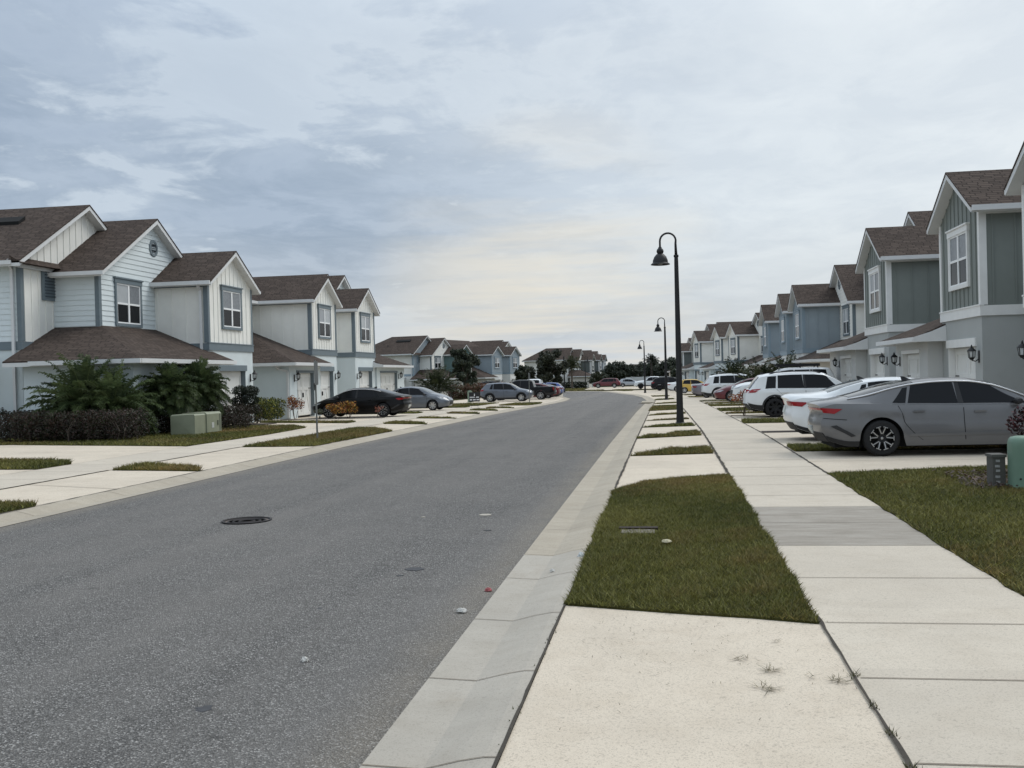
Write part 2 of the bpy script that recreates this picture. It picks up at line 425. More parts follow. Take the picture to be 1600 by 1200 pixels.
# ------------------------------------------------------------------ lawns
blade_v, blade_c = [], []
def inside(px, py, poly):
    r = np.zeros(len(px), bool); n = len(poly); j = n - 1
    for i in range(n):
        xi, yi = poly[i]; xj, yj = poly[j]
        c = ((yi > py) != (yj > py)) & (px < (xj - xi) * (py - yi) / (yj - yi + 1e-12) + xi)
        r ^= c; j = i
    return r
def pnoise(x, y, s, seed):
    q = np.random.default_rng(seed); t = 0
    for k in range(5):
        a = q.uniform(0, 6.28); f = s * q.uniform(.6, 1.8); t = t + np.sin((x*math.cos(a) + y*math.sin(a)) * f + q.uniform(0, 6.28))
    return t / 5
def lawn(poly, dens, h=.055, w=.007, name='lawn', z=.012, rough=.022, keep=None):
    # jittered outline, thin raised turf slab
    out = []
    for i in range(len(poly)):
        a, b = poly[i], poly[(i+1) % len(poly)]; L = math.dist(a, b); n = max(1, int(L / .35))
        for k in range(min(n, 60)):
            t = k / min(n, 60); out.append((a[0] + (b[0]-a[0])*t + rng.uniform(-rough, rough), a[1] + (b[1]-a[1])*t + rng.uniform(-rough, rough)))
    bm = bmesh.new(); vs = [bm.verts.new((x, y, zg(y) + z)) for x, y in out]; f = bm.faces.new(vs)
    r = bmesh.ops.extrude_face_region(bm, geom=[f]); 
    for v in r['geom']:
        if isinstance(v, bmesh.types.BMVert): v.co.z -= .07
    bmesh.ops.triangulate(bm, faces=bm.faces[:]); bmesh.ops.recalc_face_normals(bm, faces=bm.faces)
    me = bpy.data.meshes.new(name); bm.to_mesh(me); bm.free(); me.materials.append(M_LAWN)
    o = bpy.data.objects.new(name, me); col.objects.link(o); tag(o, kind='structure')
    P = np.array(out); x0, y0 = P.min(0); x1, y1 = P.max(0)
    N = int((x1-x0)*(y1-y0)*dens); px = nr.uniform(x0, x1, N); py = nr.uniform(y0, y1, N)
    k = inside(px, py, out); px, py = px[k], py[k]
    # small tufts: jitter heights by noise
    n1 = pnoise(px, py, 2.2, 3); n2 = pnoise(px, py, 7.5, 5); n3 = pnoise(px, py, .8, 9)
    N = len(px); hh = h * (.75 + .35*n2 + nr.uniform(-.3, .45, N)); hh = np.clip(hh, h*.3, h*1.7)
    az = nr.uniform(0, 6.283, N); lean = nr.uniform(.25, 1.7, N); ba = nr.uniform(0, 6.283, N)
    zz = np.interp(py, TY, TZ) + z - .01
    ww = w * nr.uniform(.7, 1.4, N)
    V = np.zeros((N, 3, 3), np.float32)
    V[:, 0] = np.stack([px - np.cos(ba)*ww, py - np.sin(ba)*ww, zz], 1); V[:, 1] = np.stack([px + np.cos(ba)*ww, py + np.sin(ba)*ww, zz], 1)
    V[:, 2] = np.stack([px + np.cos(az)*lean*hh, py + np.sin(az)*lean*hh, zz + hh], 1)
    a, b, c, d = (np.array(lin(q)) for q in ((94, 98, 46), (130, 124, 68), (148, 120, 78), (48, 52, 26)))
    t = np.clip(.42 + .5*n1 + nr.normal(0, .22, N), 0, 1)[:, None]; u = np.clip(1.0*n3 + .45*n2 - .02 + nr.normal(0, .15, N), 0, .8)[:, None]
    dk = np.clip(nr.normal(.32, .35, N) - .3*n1 - .35*pnoise(px, py, 26, 21), 0, 1)[:, None]
    C = a*(1-t) + b*t; C = C*(1-u) + c*u; C = (C*(1-dk*.75) + d*dk*.75) * np.clip(nr.normal(1, .32, N), .4, 2.1)[:, None]
    blade_v.append(V.reshape(-1, 3)); blade_c.append(C)
# right hand side
lawn([(-.75, 7.28), (.1, 7.05), (.955, 6.82), (.955, 16.36), (.3, 16.15), (-.3, 15.6), (-.765, 14.5), (-.76, 10)], 8200, .046, .0052)
lawn([(2.445, 3), (2.445, 16.45), (4.08, 17.0), (5.65, 17.45), (9, 18.2), (9, 3)], 2800, .048, .0068)
lawn([(-.74, 20.4), (.88, 20.75), (.87, 22.4), (0, 21.9), (-.5, 20.9)], 1600, .07, .012)
lawn([(-.76, 25.8), (.86, 26.8), (.83, 28.9), (.2, 28.3), (-.1, 27.2), (-.5, 27.0)], 1300, .07, .014)
lawn([(-.74, 31.5), (.82, 32.0), (.8, 33.6), (.2, 33.1), (-.4, 32.2)], 1100, .07, .015)
lawn([(-.76, 36.3), (.78, 37.2), (.76, 37.9), (-.3, 37.0)], 900, .06, .016); lawn([(-.74, 41.3), (.78, 42.8), (.76, 43.7), (-.3, 42.6)], 800, .06, .018)
lawn([(-.8, 47), (.6, 48.5), (.66, 57.5), (-.7, 56.6)], 550, .06, .02); lawn([(-.76, 62), (.62, 64), (.62, 66.4), (-.2, 65)], 450, .06, .022)
lawn([(-.9, 76), (.6, 78.6), (.5, 82), (-.7, 80)], 300, .06, .026); lawn([(-1.2, 92), (.3, 93), (.1, 98), (-1.4, 97)], 200, .06, .03)
lawn([(2.5, 20.95), (8.2, 21.1), (8.2, 22.6), (2.5, 22.5)], 1500, .075, .012)
lawn([(2.38, 33.1), (8.2, 33.0), (8.2, 35.9), (2.55, 35.7)], 750, .07, .016)
lawn([(2.32, 41.7), (8, 41.8), (8, 42.8), (2.4, 42.7)], 600, .07, .018); lawn([(2.28, 44.8), (8, 44.9), (8, 48.4), (2.3, 48.3)], 500, .07, .02)
lawn([(2.25, 53.5), (7, 53.5), (7, 57.5), (2.25, 57)], 350, .07, .022); lawn([(2.2, 60.3), (7, 60.3), (7, 61.6), (2.2, 61.5)], 350, .07, .022)
lawn([(2.15, 67), (7, 67.5), (7, 69), (2.15, 68.3)], 300, .07, .025); lawn([(1.7, 96), (6, 97), (6, 100.5), (1.5, 100)], 160, .07, .03)
lawn([(1.9, 85), (7, 86), (7, 90), (1.8, 88)], 180, .07, .03)
# left hand side
lawn([(-24, 19.2), (-13.6, 19.2), (-12.65, 19.1), (-12.65, 20.3), (-13.3, 21.2), (-15.4, 21.8), (-24, 21.9)], 900, .08, .014)
lawn([(-10.8, 18.7), (-8.74, 18.25), (-9.2, 19.1), (-10.82, 20.05)], 1500, .08, .012)
lawn([(-10.8, 12.2), (-8.78, 12.4), (-8.74, 13.1), (-8.9, 13.4), (-10.8, 13.9)], 1800, .075, .01)
lawn([(-10.83, 25), (-8.85, 24.85), (-8.76, 32.0), (-9.2, 33), (-10, 34.4), (-10.83, 34.9)], 1000, .075, .014)
lawn([(-12.65, 25.7), (-12.65, 31.2), (-13.08, 36.0), (-14.4, 38.2), (-17.2, 38.3), (-17.3, 40.6), (-17.5, 40.6), (-17.5, 31.7), (-25, 31.7), (-25, 27.8), (-19.2, 27.8)], 520, .075, .017)
lawn([(-17.3, 41.9), (-17.3, 42.9), (-12.7, 40.9), (-12.65, 39.6)], 700, .08, .02)
lawn([(-10.8, 38.2), (-8.77, 37.0), (-9.4, 38.6), (-10.8, 40.1)], 700, .08, .02); lawn([(-10.8, 43.6), (-8.77, 42.3), (-9.3, 43.3), (-10.8, 44.4)], 600, .08, .02)
lawn([(-17.5, 52.2), (-12.7, 51.2), (-12.65, 52.5), (-13.5, 53.6), (-17.5, 54.2)], 450, .09, .022)
lawn([(-10.8, 49.8), (-8.77, 47.8), (-9.3, 49.6), (-10.8, 51.2)], 450, .09, .022); lawn([(-10.8, 55.8), (-8.77, 53.2), (-9.4, 55.8), (-10.8, 57.6)], 400, .09, .024)
lawn([(-10.8, 61), (-8.77, 59), (-9.4, 61), (-10.8, 62.4)], 350, .09, .024); lawn([(-17, 64.6), (-12.7, 64), (-12.7, 65.8), (-17, 67)], 350, .09, .024)
lawn([(-11.2, 68.2), (-9.0, 66.6), (-8.8, 72), (-9.2, 76), (-11.2, 76)], 260, .09, .026)
lawn([(-27, 69), (-12.8, 69), (-12.8, 78), (-27, 80)], 130, .1, .03)
lawn([(-26, 113), (-12.5, 113), (-17, 143), (-24, 144)], 25, .12, .06, rough=.3)
lawn([(-24, 154.5), (-12, 154.2), (-9.5, 152), (-9.5, 160), (-13.5, 162), (-14.5, 188), (-26, 188)], 25, .12, .07, rough=.3)
lawn([(-8.2, 150), (-5.5, 140), (-4.6, 141), (-5, 155), (-7.5, 158)], 50, .12, .05, rough=.2)
V = np.concatenate(blade_v); Cc = np.concatenate(blade_c)
g = raw_mesh('grass', V, 3, M_BLADE, Cc); tag(g, kind='stuff', label='short green and olive grass blades of the lawns and verge strips', cat='grass')
# bark mulch lines between drives and planting beds
def mulch(poly, z=.012):
    m = MB(); m.add([(x, y, zg(y) + z) for x, y in poly] + [(x, y, zg(y) - .05) for x, y in poly],
        [tuple(range(len(poly)))] + [(i, (i+1) % len(poly), len(poly) + (i+1) % len(poly), len(poly) + i) for i in range(len(poly))])
    structure(m, 'mulch_bed', M_MULCH)
mulch([(2.5, 27.55), (8.2, 27.7), (8.2, 28.4), (2.5, 28.2)]); mulch([(2.4, 39.45), (8.1, 39.5), (8.1, 39.95), (2.4, 39.8)])
mulch([(-17.6, 45.0), (-12.7, 44.9), (-12.7, 45.35), (-17.6, 45.6)])
mulch([(-20.9, 28.6), (-15.6, 28.4), (-15.4, 29.4), (-15.9, 30.6), (-20.9, 30.9)], .02); mulch([(-17.6, 32.0), (-16.25, 31.9), (-16.1, 40.8), (-17.6, 40.9)], .02)
mulch([(4.0, 14.15), (5.0, 14.1), (5.6, 16.2), (4.7, 16.4), (3.9, 14.9)], .02)
# mulch chips lying on the near bed
N = 500; px = nr.uniform(3.95, 5.2, N); py = nr.uniform(14.05, 16.2, N); an = nr.uniform(0, 3.14, N); ti = nr.uniform(-.5, .5, N); L = nr.uniform(.02, .05, N); W = nr.uniform(.006, .014, N)
dx, dy = np.cos(an), np.sin(an); zz = .045 + nr.uniform(0, .03, N)
Q = np.zeros((N, 4, 3)); 
for k, (a, b) in enumerate(((-1, -1), (1, -1), (1, 1), (-1, 1))):
    Q[:, k] = np.stack([px + a*dx*L - b*dy*W, py + a*dy*L + b*dx*W, zz + a*ti*L], 1)
tint = np.outer(nr.uniform(.5, 1.5, N), lin((70, 50, 42)))
tag(raw_mesh('mulch_chips', Q.reshape(-1, 3), 4, M_LEAF, tint), kind='stuff', label='loose brown bark chips round the green pedestal', cat='mulch')
# ================================================================== TOWNHOUSES
def slab_gable(mt, ms, uc, H, za, pitch, v0, v1, v1s=None):
    zt = za - H * pitch; v1 = v1 if v1s is None else v1
    for s in (-1, 1):
        mt.prism([(uc + s*(H+.02), v0 - .02, zt - .02*pitch), (uc, v0 - .02, za), (uc, v0 - .02, za - .045), (uc + s*(H+.02), v0 - .02, zt - .045 - .02*pitch)], (0, v1 - v0 + .02, 0))
        ms.prism([(uc + s*H, v0, zt - .047), (uc, v0, za - .047), (uc, v0, za - .22), (uc + s*H, v0, zt - .2)], (0, v1 - v0, 0))
    return zt
def battens_front(m, uc, half, vf, zb, ze, pitch, gap=.41):
    n = int(half / gap)
    for i in range(-n, n + 1):
        u = uc + i * gap
        zt = ze + max(0, half - abs(u - uc)) * pitch - .02
        m.box(u - .024, u + .024, vf - .024, vf + .004, zb, zt)
def battens_side(m, us, sgn, v0, v1, zb, ze, gap=.41):
    v = v0 + .32
    while v < v1 - .1:
        a, b = (us - .004, us + .024) if sgn > 0 else (us - .024, us + .004)
        m.box(a, b, v - .024, v + .024, zb, ze); v += gap
def laps_front(m, uc, half, vf, zb, ze, za_pitch, step=.19):
    z = zb
    top = ze + half * za_pitch
    while z < top - .1:
        z1 = min(z + step, top); 
        h0 = half if z <= ze else half - (z - ze) / za_pitch
        h1 = half if z1 <= ze else half - (z1 - ze) / za_pitch
        if h1 < .02: h1 = .02
        m.add([(uc-h0, vf-.024, z), (uc+h0, vf-.024, z), (uc+h1, vf-.003, z1), (uc-h1, vf-.003, z1), (uc-h0, vf+.01, z), (uc+h0, vf+.01, z)], [(0, 1, 2, 3), (0, 4, 5, 1)]); z = z1
def laps_side(m, us, sgn, v0, v1, zb, ze, step=.19):
    z = zb
    while z < ze - .02:
        z1 = min(z + step, ze); o = us + sgn * .024; i = us + sgn * .003; k = us - sgn * .01
        m.add([(o, v0, z), (o, v1, z), (i, v1, z1), (i, v0, z1), (k, v0, z), (k, v1, z)], [(0, 1, 2, 3), (0, 4, 5, 1)]); z = z1
def opening_wall(m, u0, u1, vf, t, z0, z1, ou0, ou1, oz):
    m.box(u0, ou0, vf, vf + t, z0, z1); m.box(ou1, u1, vf, vf + t, z0, z1); m.box(ou0, ou1, vf, vf + t, oz, z1)
def window_part(root, uc, zc, w, h, vf, casing, sash, tall_header=True, blind=True, side=None):
    """twin single-hung window; casing > sash, panes.  side=None front wall"""
    u0, u1, z0, z1 = uc - w/2, uc + w/2, zc - h/2, zc + h/2
    m = MB(); c = .11
    m.box(u0 - c, u0, vf - .075, vf + .01, z0 - c, z1); m.box(u1, u1 + c, vf - .075, vf + .01, z0 - c, z1)
    m.box(u0 - c - .03, u1 + c + .03, vf - .085, vf + .01, z1, z1 + .17); m.box(u0 - c - .07, u1 + c + .07, vf - .12, vf + .01, z1 + .172, z1 + .22)
    m.box(u0, u1, vf - .08, vf + .01, z0 - c, z0)
    W = m.build('window', casing, root)
    s = MB(); f = .05
    s.box(u0, u0 + f, vf - .055, vf + .01, z0, z1); s.box(u1 - f, u1, vf - .055, vf + .01, z0, z1)
    s.box(u0 + f, u1 - f, vf - .055, vf + .01, z1 - f, z1); s.box(u0 + f, u1 - f, vf - .055, vf + .01, z0, z0 + f)
    s.box(uc - .055, uc + .055, vf - .06, vf + .01, z0 + f, z1 - f)
    for a, b in ((u0 + f, uc - .055), (uc + .055, u1 - f)): s.box(a, b, vf - .053, vf + .01, zc - .04, zc + .03)
    s.build('sash', sash, W)
    for a, b in ((u0 + f, uc - .055), (uc + .055, u1 - f)):
        MB().box(a, b, vf - .034, vf - .026, z0 + f, zc - .04).build('pane', M_PANE, W)
        MB().box(a, b, vf - .034, vf - .026, zc + .03, z1 - f).build('pane', (M_BLINDS[rng.randrange(3)]) if blind else M_PANE, W)
    return W
def garage_door(root, u0, u1, z1, v, hingeside=1):
    m = MB(); m.box(u0, u1, v, v + .05, .02, z1); mid = (u0 + u1) / 2
    n = max(4, int((u1 - u0) / .3))
    halves = [(u0 + .03, mid - .01), (mid + .01, u1 - .03)] if u1 - u0 < 3.2 else [(u0 + (u1-u0)*k/4 + .02, u0 + (u1-u0)*(k+1)/4 - .02) for k in range(4)]
    for a, b in halves:
        for (p, q, r, s) in ((a, a + .13, .05, z1 - .03), (b - .13, b, .05, z1 - .03), (a + .13, b - .13, .05, .2), (a + .13, b - .13, z1 - .2, z1 - .03), (a + .13, b - .13, 1.28, 1.44)):
            m.box(p, q, v - .03, v, r, s)
        w = b - a
        m.bar((a + .15, v - .012, .2), (a + w*.5, v - .012, 1.27), .1, .022, (0, 1, 0)); m.bar((b - .15, v - .012, .2), (b - w*.5, v - .012, 1.27), .1, .022, (0, 1, 0))
        k = a + .2
        while k < b - .14:
            m.box(k - .006, k + .006, v - .006, v, 1.45, z1 - .2); k += .14
    D = m.build('garage_door', M_DOOR, root)
    for a, b in ((halves[0][0], halves[0][0] + .36), (halves[-1][1] - .36, halves[-1][1])):
        MB().box(a, b, v - .042, v - .03, 1.34, 1.38).build('strap_hinge', M_BLACK, D)
    h = MB(); h.box(mid - .06, mid - .035, v - .07, v - .03, .92, 1.14); h.box(mid + .035, mid + .06, v - .07, v - .03, .92, 1.14); h.build('handle', M_BLACK, D)
    return D
def lantern(root, u, vf, z):
    m = MB(); m.lathe([(0, 0), (.055, 0), (.055, .02), (0, .025)], (0, 0, 0), 10)
    pl = MB(); pl.box(u - .055, u + .055, vf - .02, vf + .005, z - .2, z + .14)
    pl.tube([(u, vf - .02, z - .1), (u, vf - .10, z - .16), (u, vf - .2, z - .13)], .016, 6)
    pl.lathe([(0, -.13), (.05, -.11), (.075, -.07), (.085, -.05)], (u, vf - .2, z), 8)
    for k in range(6):
        a = k * math.pi / 3; c, s = math.cos(a), math.sin(a)
        pl.bar((u + .083*c, vf - .2 + .083*s, z - .06), (u + .105*c, vf - .2 + .105*s, z + .13), .014, .014)
    pl.lathe([(.125, .125), (.115, .15), (.07, .2), (.03, .23), (.03, .25), (.012, .30), (0, .31)], (u, vf - .2, z), 10)
    L = pl.build('wall_lantern', M_BLACK, root, smooth=True, angle=35)
    MB().lathe([(0, -.05), (.06, -.045), (.085, .03), (.088, .12), (0, .125)], (u, vf - .2, z), 8).build('lamp_glass', M_LGLASS, L, smooth=True, angle=40)
def downspout(root, pts, mat):
    m = MB()
    for p, q in zip(pts, pts[1:]): m.bar(p, q, .075, .1, (0, 1, 0) if abs(Vector(q).z - Vector(p).z) > .3 else (0, 0, 1))
    m.build('downspout', mat, root)

def house(name, label, x, y, ang, z0, pal, group='townhouse rows along the street', blinds=True):
    root = empty(name, (x, y, z0), ang); tag(root, label, 'house', group)
    tr = pal['trim']; st = pal['stucco']; gut = M_WHITE; gtrim = pal.get('gtrim', tr)
    # ---- main body, walls of both floors between the projecting bays
    m = MB(); m.box(7.4, 28.1, 3.2, 13.2, -.3, 3.05); m.box(-.15, 7.4, 4.0, 13.2, -.3, 3.05); m.box(28.1, 35.65, 4.0, 13.2, -.3, 3.05)
    m.build('ground_floor_wall', st, root)
    MB().box(7.6, 27.9, 3.2, 13.2, 3.05, 5.95).build('upper_wall', pal['mid'], root)
    # ridge roof along the row
    mt = MB(); ms = MB(); za = 8.62; p = .5; vr = 8.2; v0, v1 = 2.75, 13.65
    for va in (v0, v1):
        zt = za - abs(va - vr) * p
        mt.prism([(7.3, va, zt), (7.3, vr, za), (7.3, vr, za - .045), (7.3, va, zt - .045)], (20.9, 0, 0))
        ms.prism([(7.3, va, zt - .047), (7.3, vr, za - .047), (7.3, vr, za - .2), (7.3, va, zt - .2)], (20.9, 0, 0))
    mt.build('roof', M_ROOF, root); ms.build('soffit', M_WHITE, root)
    MB().box(9.7, 27.0, 2.64, 2.75, za - (vr - v0)*p - .15, za - (vr - v0)*p - .01).build('gutter', gut, root)
    # ---- end masses with a gable to the street and a hip at the back
    for tagk, uc, sg in (('M', 3.75, -1), ('M2', 31.75, 1)):
        mat, style = pal[tagk]; half = 3.9; za = 8.68; p = .583; vf = 4.0; H = 4.42
        ze = za - half * p - .2
        w = MB(); w.prism([(uc-half, vf, 3.05), (uc+half, vf, 3.05), (uc+half, vf, ze), (uc, vf, za - .2), (uc-half, vf, ze)], (0, 5.0, 0)); w.box(uc-half, uc+half, 9.0, 13.2, 3.05, ze)
        battens_front(w, uc, half, vf, 3.35, ze, p, .41)
        sw = pal['side']; so = MB(); us = uc + sg * half
        laps_side(so, us, sg, vf + .13, 13.15, 3.35, ze - .16)
        w.build('gable_wall', mat, root); so.build('side_siding', sw, root)
        mt = MB(); ms = MB(); vb = 13.65; hipv = vb - H
        zt = za - H * p; v0 = vf - .35
        for dz, mm, e in ((0, mt, .02), (-.047, ms, 0)):
            th = .045 if mm is mt else .16
            top = [(uc-H-e, v0-e, zt+dz), (uc+H+e, v0-e, zt+dz), (uc+H+e, vb+e, zt+dz), (uc-H-e, vb+e, zt+dz), (uc, v0-e, za+dz), (uc, hipv, za+dz)]
            bot = [(a, b, c - th) for a, b, c in top]
            mm.add(top + bot, [(0, 4, 5, 3), (1, 2, 5, 4), (2, 3, 5), (6, 9, 11, 10), (7, 10, 11, 8), (8, 11, 9), (0, 6, 10, 4), (1, 4, 10, 7), (1, 7, 8, 2), (2, 8, 9, 3), (3, 9, 6, 0)])
        rf = mt.build('roof', M_ROOF, root); ms.build('soffit', M_WHITE, root)
        MB().box(uc - sg*(-H) - .06, uc + sg*H + .06, v0 + .3, 13.6, zt - .15, zt - .01).build('gutter', gut, root)
        MB().box(uc - H + .1, uc + H - .1, vf - .14, vf - .03, ze - .32, ze - .2).build('gutter', gut, root)
        # pent skirt of shingles at the foot of the gable
        MB().prism([(uc-H, vf - .42, ze - .2), (uc-H, vf + .02, ze + .06), (uc-H, vf + .02, ze - .2)], (2*H, 0, 0)).build('pent_roof', M_ROOF, root)
        t = MB(); t.box(us - .14 if sg > 0 else us - .035, us + .035 if sg > 0 else us + .14, vf - .035, vf + .13, 3.35, ze - .16)
        t.box(uc - half - .04, uc + half + .04, vf - .045, vf + .05, 3.05, 3.34); t.box(us - .04 if sg < 0 else us, us if sg < 0 else us + .04, vf + .05, 13.1, 3.05, 3.34)
        t.box(us - .03 if sg < 0 else us, us if sg < 0 else us + .03, vf + .13, 13.1, ze - .16, ze + .02)
        t.build('trim', tr, root)
        # louvred vent on the gable front and slot vent in the roof
        u = uc + sg * 2.15
        L = MB().box(u - .55, u + .55, vf - .06, vf + .01, ze - 1.35, ze - .15).build('louvre_vent', tr, root)
        lv = MB()
        for k in range(9): lv.bar((u - .4, vf - .07, ze - 1.2 + .11*k), (u + .4, vf - .07, ze - 1.2 + .11*k), .05, .03)
        lv.build('louvre', pal.get('louv', tr), L)
        du = sg * 1.1; zz = za - abs(du) * p
        MB().prism([(uc + du, 5.6, zz + .0), (uc + du + sg*.42, 5.6, zz - .42*p), (uc + du + sg*.42, 5.6, zz - .42*p + .13), (uc + du, 5.6, zz + .13)], (0, 2.2, 0)).build('roof_vent', M_DARK, root)
        MB().lathe([(.05, 0), (.05, .35), (0, .36)], (uc + sg*2.6, 8.5, za - 2.6*p - .05), 8).build('vent_pipe', M_BLACK, root)
        downspout(root, [(us + sg*.5, 4.1, ze - .1), (us + sg*.1, 4.25, ze - .35), (us + sg*.1, 4.25, .05)], gut)
        # small side porch
        P = MB(); a, b = sorted((us, us + sg * 1.9)); P.box(a - .1, b + .1, 5.2, 9.2, 2.5, 2.78); P.box(a - .16, b + .16, 5.14, 9.26, 2.78, 2.9)
        for vv in (5.35, 9.05): P.box(us + sg*1.75 - .12, us + sg*1.75 + .12, vv - .12, vv + .12, -.2, 2.5)
        PP = P.build('porch', M_WHITE, root)
        dd = MB().box(us - .05, us + .03, 6.4, 7.4, 0, 2.1).build('entry_door', M_DARK, PP)
    # ---- lapped gables
    for tagk, uc, sg in (('L', 5.7, -1), ('L2', 29.8, 1)):
        mat, style = pal[tagk]; half = 3.9; za = 8.35; p = .583; vf = 2.24; H = 4.25; ze = za - half*p - .2
        w = MB(); w.prism([(uc-half, vf, 3.05), (uc+half, vf, 3.05), (uc+half, vf, ze), (uc, vf, za - .2), (uc-half, vf, ze)], (0, 4.6, 0))
        us = uc + sg * half
        if style == 'lap':
            laps_front(w, uc, half - .02, vf, 3.35, ze, p); laps_side(w, us, sg, vf + .13, 4.2, 3.35, ze - .14)
        else:
            battens_front(w, uc, half, vf, 3.35, ze, p); battens_side(w, us, sg, vf, 4.2, 3.35, ze)
        w.build('gable_wall', mat, root)
        w = MB(); w.box(uc-half, uc+half, vf, 4.2, -.3, 3.05); w.build('ground_floor_wall', st, root)
        mt = MB(); ms = MB(); zt = slab_gable(mt, ms, uc, H, za, p, vf - .33, 8.0)
        mt.build('roof', M_ROOF, root); ms.build('soffit', M_WHITE, root)
        g = MB(); a = uc + sg*H; g.box(min(a, a + sg*.11), max(a, a + sg*.11), vf - .45, 4.1, zt - .15, zt - .01)
        g.build('gutter', gut, root)
        t = MB(); t.box(us - (.14 if sg > 0 else .035), us + (.035 if sg > 0 else .14), vf - .035, vf + .13, 3.35, ze - .14)
        t.box(us - .03 if sg < 0 else us, us if sg < 0 else us + .03, vf + .13, 4.0, ze - .14, ze + .03)
        t.box(uc-half-.03, uc+half+.03, vf - .04, vf + .05, 3.05, 3.34)
        t.build('trim', pal.get('Ltrim', tr), root)
        window_part(root, uc + sg*1.88, 4.82, 1.72, 1.5, vf, pal.get('Ltrim', tr), M_SASH, blind=blinds)
        # round gable vent
        V = MB(); V.lathe([(.23, -.05), (.33, -.05), (.35, -.02), (.35, .02), (.23, .02)], (uc + .2*(-sg), vf, 7.2), 24, 'y', False)
        vv = V.build('gable_vent', pal.get('Ltrim', tr), root)
        q = MB(); q.lathe([(0, -.012), (.24, -.012)], (uc + .2*(-sg), vf, 7.2), 20, 'y')
        for k in range(5):
            z = 7.2 - .16 + .08*k; hw = math.sqrt(max(.01, .23**2 - (z - 7.2)**2)); q.bar((uc - .2*sg - hw, vf - .03, z), (uc - .2*sg + hw, vf - .03, z), .03, .03)
        q.build('louvre', pal.get('louv', tr), vv)
    # ---- two-storey bays
    for tagk, u0, u1 in (('b1', 5.92, 10.28), ('b2', 17.95, 21.95), ('b3', 25.4, 29.5)):
        mat, btr, bst = pal[tagk]; uc = (u0+u1)/2; half = (u1-u0)/2; za = pal.get('za', 7.42); p = .58; vf = 0.0; vb = 4.2; H = half + .32; ze = za - half*p - .2
        w = MB(); w.prism([(u0, vf, 3.05), (u1, vf, 3.05), (u1, vf, ze), (uc, vf, za - .2), (u0, vf, ze)], (0, vb, 0))
        battens_front(w, uc, half, vf, 3.35, ze, p, .405); battens_side(w, u0, -1, vf, vb, 3.35, ze, .6); battens_side(w, u1, 1, vf, vb, 3.35, ze, .6)
        w.build('bay_wall', mat, root)
        ou0, ou1, oz = uc - 1.35, uc + 1.35, 2.22
        w = MB(); opening_wall(w, u0, u1, vf, .3, -.3, 3.05, ou0, ou1, oz); w.box(u0, u0 + .3, vf + .3, vb, -.3, 3.05); w.box(u1 - .3, u1, vf + .3, vb, -.3, 3.05); w.build('ground_floor_wall', bst, root)
        garage_door(root, ou0, ou1, oz, vf + .22)
        g = MB(); g.box(ou0 - .12, ou1 + .12, vf - .045, vf + .01, oz, oz + .24); g.box(ou0, ou0 + .02, vf - .01, vf + .22, 0, oz); g.box(ou1 - .02, ou1, vf - .01, vf + .22, 0, oz); g.build('door_surround', pal.get('gtrim', btr), root)
        mt = MB(); ms = MB(); zt = slab_gable(mt, ms, uc, H, za, p, vf - .32, 6.2)
        mt.build('roof', M_ROOF, root); ms.build('soffit', M_WHITE, root)
        for s in (-1, 1):
            a = uc + s*H; G = MB().box(min(a, a + s*.11), max(a, a + s*.11), vf - .3, 3.3, zt - .16, zt - .01).build('gutter', gut, root)
        t = MB()
        for s, us in ((-1, u0), (1, u1)):
            t.box(us - (.035 if s < 0 else .13), us + (.13 if s < 0 else .035), vf - .035, vf + .16, 3.35, ze - .0)
            t.box(us - .03 if s < 0 else us, us if s < 0 else us + .03, vf + .16, 3.2, ze - .2, ze + .02)
            t.box(us - .045 if s < 0 else us, us if s < 0 else us + .045, vf + .05, 3.2, 3.05, 3.33)
        t.box(u0 - .045, u1 + .045, vf - .05, vf + .05, 3.05, 3.33); t.box(u0 - .06, u1 + .06, vf - .07, vf + .05, 3.33, 3.37)
        t.build('trim', btr, root)
        window_part(root, uc + .05, 4.8, 1.76, 1.5, vf, btr, M_SASH, blind=blinds)
        lantern(root, u0 + .3 if tagk == 'b3' else u1 - .3, vf, 1.95)
        if tagk == 'b1': downspout(root, [(u0 - .4, .25, zt - .1), (u0 - .1, .25, zt - .35), (u0 - .1, .25, 2.95), (u0 - .1, -.3, 2.8)], gut)
    # ---- low garages with hipped roofs
    p = .42
    def low(u0, u1, vf, hip0, hip1, e0, e1, doors, zt=2.62, D=4.9):
        v0 = vf - .45; zb = zt
        a = u0 - e0; b = u1 + e1
        mt = MB(); ms = MB()
        for dz, mm, th in ((0, mt, .045), (-.047, ms, .14)):
            A = a + (D if hip0 else 0); B = b - (D if hip1 else 0); zh = zb + D*p
            if A > B:
                k = (b - a) / 2; A = B = (a + b) / 2
            tops = [[(a, v0, zb), (b, v0, zb), (B, v0 + D, zh), (A, v0 + D, zh)]]
            if hip0: tops.append([(a, v0, zb), (A, v0 + D, zh), (a, v0 + D, zb)])
            if hip1: tops.append([(b, v0, zb), (b, v0 + D, zb), (B, v0 + D, zh)])
            for poly in tops: mm.prism([(x, yy, z + dz) for x, yy, z in poly], (0, 0, -th))
        mt.build('roof', M_ROOF, root); ms.build('soffit', M_WHITE, root)
        g = MB(); g.box(a - .02, b, v0 - .11, v0, zb - .16, zb - .015)
        if hip0: g.box(a - .11, a, v0 - .11, v0 + 3.9, zb - .16, zb - .015)
        if hip1: g.box(b, b + .11, v0 - .11, v0 + 3.9, zb - .16, zb - .015)
        g.build('gutter', gut, root)
        e = MB()
        for hp, uu in ((hip0, a), (hip1, b)):
            if not hp: e.prism([(uu, v0 - .105, zb - .165), (uu, -.004, zb - .165), (uu, -.004, zb - (v0)*p*.9 - .06), (uu, v0 - .105, zb - .025)], (.07 if uu == b else -.07, 0, 0))
